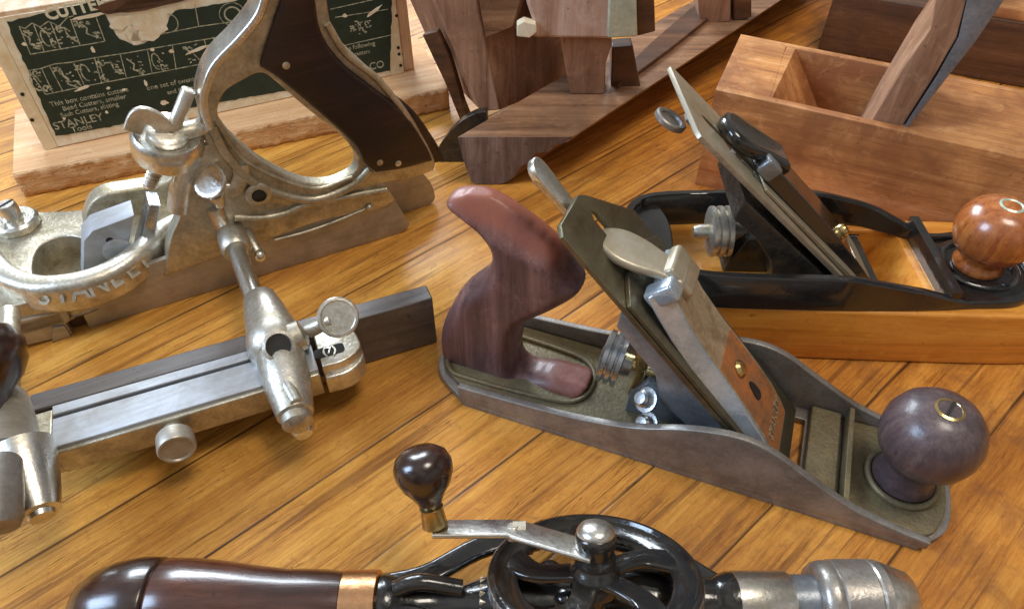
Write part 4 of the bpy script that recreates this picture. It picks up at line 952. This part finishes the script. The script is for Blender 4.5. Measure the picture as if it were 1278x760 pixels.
# first row, right part
poly(pp([(205,42),(250,33),(330,22)]),.06); line(hp(243,5),hp(248,33),.06)
c=hp(290,18); poly([(c[0]+.55*math.cos(t/14*6.283),c[1]+.5*math.sin(t/14*6.283)) for t in range(14)],.11,True); poly([(c[0]+.9*math.cos(t/16*6.283),c[1]+.8*math.sin(t/16*6.283)) for t in range(16)],.05,True)
line(hp(300,18),hp(330,10),.14)
c=hp(216,28); poly([(c[0]-.2+.5*math.cos(t/8*3.14-1.57),c[1]+.6*math.sin(t/8*3.14-1.57)) for t in range(9)],.07)
# second row
poly(pp([(36,88),(57,118),(120,105),(200,90),(262,78),(330,66)]),.06)
poly(pp([(36,88),(50,86),(56,84),(68,80),(88,78),(120,72),(160,66),(205,58),(300,42)]),.06)
for (a,b) in (((52,86),(66,116)),((62,83),(78,113)),((92,79),(106,108)),((118,73),(127,104)),((122,72),(131,103)),((150,68),(158,98)),((184,63),(190,92)),((215,57),(220,88)),((255,50),(262,78))): line(hp(*a),hp(*b),.055)
for k,(x,y) in enumerate(((50,102),(78,96),(88,100),(112,90),(140,86),(170,82),(200,76),(240,68),(280,58))): c=hp(x,y); glyph(c[0],c[1],.9,1.2,k+4)
for k,(x,y) in enumerate(((34,42),(56,38),(76,36),(96,30),(46,58),(70,55),(92,50),(122,44),(47,92),(70,88),(98,84),(126,80),(150,90),(176,90),(206,84),(232,62),(270,50),(60,110),(96,104),(132,98))): c=hp(x,y); glyph(c[0],c[1],.45,.45,k+20)
# right hand column behind the handle
poly(pp([(412,12),(487,-5)]),.06); poly(pp([(416,60),(488,44)]),.06); poly(pp([(418,22),(484,12)]),.06)
for x,y in ((446,30),(452,38),(440,36),(460,30)): c=hp(x,y); glyph(c[0],c[1],.5,.5,int(x))
obj('label_drawings',bm,MAT['ink'],gl_,ang=20)
for (x,y,s_,sz) in ((112,121,'This box contains cutters',.5),(118,128,'Bead Cutters, smaller',.48),(112,137,'Sash Cutters, slitting',.46),(215,104,'one set of twenty',.5),(228,112,'and fillisters',.46),(448,58,'the following',.5),(452,66,'cutters',.45),(98,152,'STANLEY',.8),(102,160,'Tools',.6),(470,82,'CO',.85)):
    bm=BM(); u,z=hp(x,y); text(bm,s_,sz,ML(u,z),.01,1.0,.003); obj('label_text',bm,MAT['ink'],gl_)
# scuffs and torn paper lying over the label
def scuff(px,py,w,h,rot,name='paper_tear',mat='torn_paper',y0=-.05):
    bm=BM(); c=hp(px,py); n=16; pts=[]
    for k in range(n):
        t_=k/n*2*math.pi; r=random.uniform(.7,1.15); x=w*math.cos(t_)*r; z=h*math.sin(t_)*r
        pts.append((c[0]+x*math.cos(rot)-z*math.sin(rot),c[1]+x*math.sin(rot)+z*math.cos(rot)))
    lab(bm,pts,y0,.03); obj(name,bm,MAT[mat],gl_,ang=20)
for a in ((112,20,1.1,.14,.05),(185,38,1.3,.75,.1),(166,45,.5,.7,0),(150,28,.8,.5,.2),(103,110,.6,.1,.2),(246,62,.9,.13,.2),(182,104,.12,.25,0),(190,62,.15,.12,0),(214,64,.2,.12,0),(268,74,.2,.18,0),(205,128,.3,.18,0),(467,14,.7,.15,.5),(116,62,.12,.25,0),(155,112,.2,.1,0),(30,55,.15,.12,0),(135,110,.15,.1,0),(80,148,.1,.1,0),(133,140,.12,.12,0),(430,20,.2,.15,0)): scuff(*a)
for a in ((165,4,2.3,.5,.05),(200,-2,3.2,.6,.05)): scuff(a[0],a[1],a[2],a[3],a[4],'bare_wood','walnut',-.06)
for x,y in ((497,60),(498,68),(495,20),(500,82),(28,118),(40,150)):
    c=hp(x,y); bm=BM(); lathe(bm,[(.13,0),(.13,.04),(0,.05)],(c[0],fz(c[1])-.01,c[1]),(0,-1,0),10); obj('nail',bm,MAT['dark'],H_)
# ================================================================== I: hand drill
fI=Fr(None,O=(0,11.95),a=math.radians(.6))
I_=empty('hand_drill',fI,'black and nickel hand drill with dark wooden handle and crank knob','hand drill')
AZ_=2.1
def ilathe(pr,mat,name,parent,seg=56,fn=None,ang=50):
    bm=BM(); lathe(bm,[(r,u) for u,r in pr],(0,0,AZ_),(1,0,0),seg,fn); return obj(name,bm,MAT[mat],parent,ang=ang)
ilathe([(-17.6,0),(-17.5,.55),(-17.2,1.05),(-16.6,1.5),(-15.8,1.8),(-14.9,1.95),(-14.15,1.93),(-14.02,1.86)],'rosewood_gloss','handle_cap',I_,ang=70)
ilathe([(-13.98,1.84),(-13.85,1.9),(-12.8,1.88),(-11.5,1.74),(-10.2,1.55),(-9.0,1.42),(-8.2,1.42),(-7.4,1.38),(-6.75,1.3)],'rosewood_brown','handle',I_,ang=70)
ilathe([(-6.74,1.3),(-6.7,1.36),(-5.35,1.36),(-5.3,1.3)],'copper','ferrule',I_)
# frame: collar, two curved webs round the wheel, front boss
bm=BM(); lathe(bm,[(1.2,-5.28),(1.25,-5.1),(1.15,-4.6),(.8,-4.2),(.75,-2),(1.25,-.6),(1.35,1),(1.35,5),(1.2,6.6),(.9,8.0),(1.0,8.2),(1.15,8.6),(1.15,9.1),(1.0,9.15)],(0,0,AZ_),(1,0,0),28)
for sgn in (1,-1):
    p=crv3([V(-5.0,.6*sgn,AZ_+.5),V(-3.4,.9*sgn,AZ_+.7),V(-1.0,2.3*sgn,AZ_+.4),V(2.4,3.0*sgn,AZ_+.1),V(6.0,2.2*sgn,AZ_),V(8.3,.7*sgn,AZ_)],6)
    sweep(bm,p,rrect(.9,.45,.15),up=(0,0,1))
sweep(bm,crv3([V(-4.6,.2,AZ_+1.0),V(-3.6,.4,AZ_+1.2),V(-2.0,.3,AZ_+.8)],5),circ(.35,10),up=(0,0,1))
fr2=obj('frame',bm,MAT['black'],I_,ang=45)
wn=V(0,.50,.866).normalized(); wcn=fI.loc(gp(742,716,4.5)); R=4.02
wx=V(1,0,0); wy=wn.cross(wx)
def wp(r,t_,h=0): return wcn+wx*r*math.cos(t_)+wy*r*math.sin(t_)+wn*h
bm=BM(); lathe(bm,[(R-.75,-.2),(R-.1,-.55),(R,-.5),(R,.1),(R-.08,.17),(R-.22,.17),(R-.3,.05),(R-1.0,-.02),(R-1.1,-.1)],wcn,wn,120,ref=wx,closed=True)
for k in range(5):
    t_=math.radians(18+72*k); pth=crv3([wp(.5,t_,0),wp(1.4,t_+.22,-.05),wp(2.4,t_+.16,-.12),wp(R-.6,t_-.05,-.14)],5)
    sweep(bm,pth,lambda f:rrect(.95-.2*math.sin(f*3.14)+.4*f,.3,.1),up=wn)
lathe(bm,[(.95,-.6),(.95,.2),(.8,.35),(.75,.7)],wcn,wn,32)
wheel=obj('gear_wheel',bm,MAT['black'],I_,ang=45)
bm=BM(); lathe(bm,[(R-.09,-.45),(R-.04,-.5),(R+.03,-.45),(R+.03,.02),(R-.04,.06),(R-.09,.0)],wcn,wn,160,fn=knurl(160,.004),ref=wx,closed=True); obj('gear_rim',bm,MAT['steel'],wheel,ang=25)
bm=BM(); lathe(bm,[(3.35,-.62),(R-.25,-.55),(R-.3,-.75),(3.5,-.9)],wcn,wn,110,fn=knurl(110,.012),ref=wx,closed=True); obj('gear_teeth',bm,MAT['tan_metal'],wheel,ang=25)
bm=BM(); lathe(bm,[(.78,.3),(.78,.8),(.7,.95),(.72,1.0),(.76,1.3),(.78,1.6),(.72,1.75),(.66,1.78)],wcn,wn,36); obj('hub',bm,MAT['black'],wheel,ang=50)
bm=BM(); lathe(bm,[(.70,1.72),(.72,1.8),(.62,1.98),(.4,2.12),(0,2.17)],wcn,wn,32); hs=obj('hub_screw',bm,MAT['chrome'],wheel,ang=50)
# pinions under the wheel
for (u,r) in ((-.9,.95),(6.9,.9)):
    bm=BM(); lathe(bm,[(r*.6,-.5),(r,-.35),(r,.35),(r*.7,.5)],V(u,0,AZ_+.1),(1,0,0),36,fn=knurl(36,.05)); obj('pinion',bm,MAT['tan_metal'],I_,ang=25)
bm=BM()
for c,r in ((fI.P(706,750,z=3.0),.62),(fI.P(686,716,z=3.2),.55)): ball(bm,c,r)
rod(bm,wcn-wn*2.2,wcn+wn*.2,.5); rod(bm,V(2.6,.1,AZ_-.2),V(2.6,-1.8,AZ_+1.4),.6,.5)
obj('side_boss',bm,MAT['black'],I_,ang=50)
# crank
hc=1.25
def cpn(px,py,h): return fI.hit(px,py,wcn+wn*h,wn)
c0=cpn(742,690,1.1); c1=cpn(640,660,1.35); c2=cpn(541,660,1.35)
bm=BM(); side=wn.cross((c1-c0)).normalized()
pth=[c0,c0.lerp(c1,.94),c1.lerp(c2,.06)+wn*.02,c2]
ringsec=rrect(.95,.2,.07)
P_=pth; rr=[]
for i,p in enumerate(P_):
    t_=(P_[min(i+1,3)]-P_[max(i-1,0)]).normalized(); s_=t_.cross(wn).normalized(); wdt=1.3 if i<2 else 1.15
    rr.append([p+s_*a*wdt+wn*b for a,b in ringsec])
loft(bm,rr); crank=obj('crank_arm',bm,MAT['chrome'],I_,bev=.03)
bm=BM(); rod(bm,c1-wn*.45,c1+wn*.16,.22); box(bm,c1+wn*.14-(c1-c2).normalized()*(-.25),(.5,.35,.08)); obj('crank_rivet',bm,MAT['nickel'],crank)
kb_=cpn(543,655,1.5); kt_=fI.P(521,572,z=kb_.z+2.7); ka=(wn*.75+(cpn(520,590,3.6)-kb_).normalized()*.9).normalized()
kbx=kb_-ka*.05
bm=BM(); lathe(bm,[(.45,0),(.5,.05),(.43,.75),(.47,.82),(.4,.85)],kbx,ka,28); obj('knob_ferrule',bm,MAT['brass'],crank,ang=40)
bm=BM(); lathe(bm,[(.42,.84),(.48,1.05),(.68,1.4),(.95,1.75),(1.12,2.2),(1.13,2.6),(.98,2.95),(.65,3.18),(.28,3.25),(0,3.26)],kbx,ka,44); obj('crank_knob',bm,MAT['rosewood_gloss'],crank,ang=80)
# sleeve, shank, chuck
ilathe([(8.85,1.1),(8.90,1.18),(11.00,1.18),(11.10,1.1)],'chrome','spindle_sleeve',I_)
ilathe([(11.05,.95),(11.10,1.02),(12.29,1.02)],'steel_blue','spindle',I_)
ilathe([(12.05,1.15),(12.09,1.35),(12.29,1.5),(12.53,1.55),(12.77,1.55),(12.83,1.5)],'chuck','chuck_collar',I_)
ilathe([(12.83,1.5),(12.89,1.58),(14.21,1.58),(14.29,1.52),(14.37,1.57),(14.69,1.55)],'chuck','chuck_body',I_,seg=150,fn=knurl(150,.003),ang=25)
ilathe([(14.67,1.54),(14.77,1.52),(15.81,1.12),(15.93,1.0),(15.93,.5),(15.73,.45)],'chrome','chuck_nose',I_)
# ------------------------------------------------------------------ camera, light, render
cd=bpy.data.cameras.new('camera'); cam=bpy.data.objects.new('camera',cd); COL.objects.link(cam); SC.camera=cam
cam.location=(0,0,H*S); cam.rotation_euler=(math.pi/2-PITCH,0,0); cd.sensor_fit='HORIZONTAL'; cd.sensor_width=36; cd.lens=36*F_PX/1278
cd.clip_start=.005; cd.clip_end=50
def area(name,loc,target,sx,sy,power,color,spread=180):
    l=bpy.data.lights.new(name,'AREA'); l.shape='RECTANGLE'; l.size=sx; l.size_y=sy; l.energy=power; l.color=color; l.spread=math.radians(spread)
    o=bpy.data.objects.new(name,l); COL.objects.link(o); o.location=loc
    o.rotation_euler=(Vector(target)-Vector(loc)).to_track_quat('-Z','Y').to_euler(); return o
area('window_light',(-.70,1.95,1.10),(0,.3,0),1.0,.65,45,(.80,.90,1.0))
area('side_window_light',(-1.55,-.05,1.15),(0,.25,0),.6,.9,28,(.55,.73,1.0))
area('overhead_fill',(.55,.15,2.1),(.05,.3,0),.6,.6,17,(1.0,.90,.76))  # warm fill added from above, not a known lamp
w=bpy.data.worlds.new('World'); SC.world=w; w.use_nodes=True; nt=w.node_tree; t=NT(nt); bg=nt.nodes['Background']
tc=t.n('ShaderNodeTexCoord'); sp=t.n('ShaderNodeSeparateXYZ'); t.l(tc.outputs['Generated'],sp.inputs[0])
base=t.ramp(t.math('ADD',t.math('MULTIPLY',sp.outputs[2],.5),.5),[(.0,(.10,.07,.05)),(.5,(.34,.28,.22)),(.75,(.52,.50,.47)),(1,(.62,.61,.59))])
nn=t.n('ShaderNodeTexNoise'); nn.inputs['Scale'].default_value=2.2; nn.inputs['Detail'].default_value=2; t.l(tc.outputs['Generated'],nn.inputs['Vector'])
t.l(t.mix(1.0,base,t.ramp(nn.outputs['Fac'],[(.38,.25),(.62,1.5)]),'MULTIPLY'),bg.inputs[0]); bg.inputs[1].default_value=.6
SC.render.engine='CYCLES'; SC.view_settings.view_transform='Standard'; SC.view_settings.look='None'; SC.view_settings.gamma=1; SC.view_settings.exposure=0.13
SC.cycles.max_bounces=8
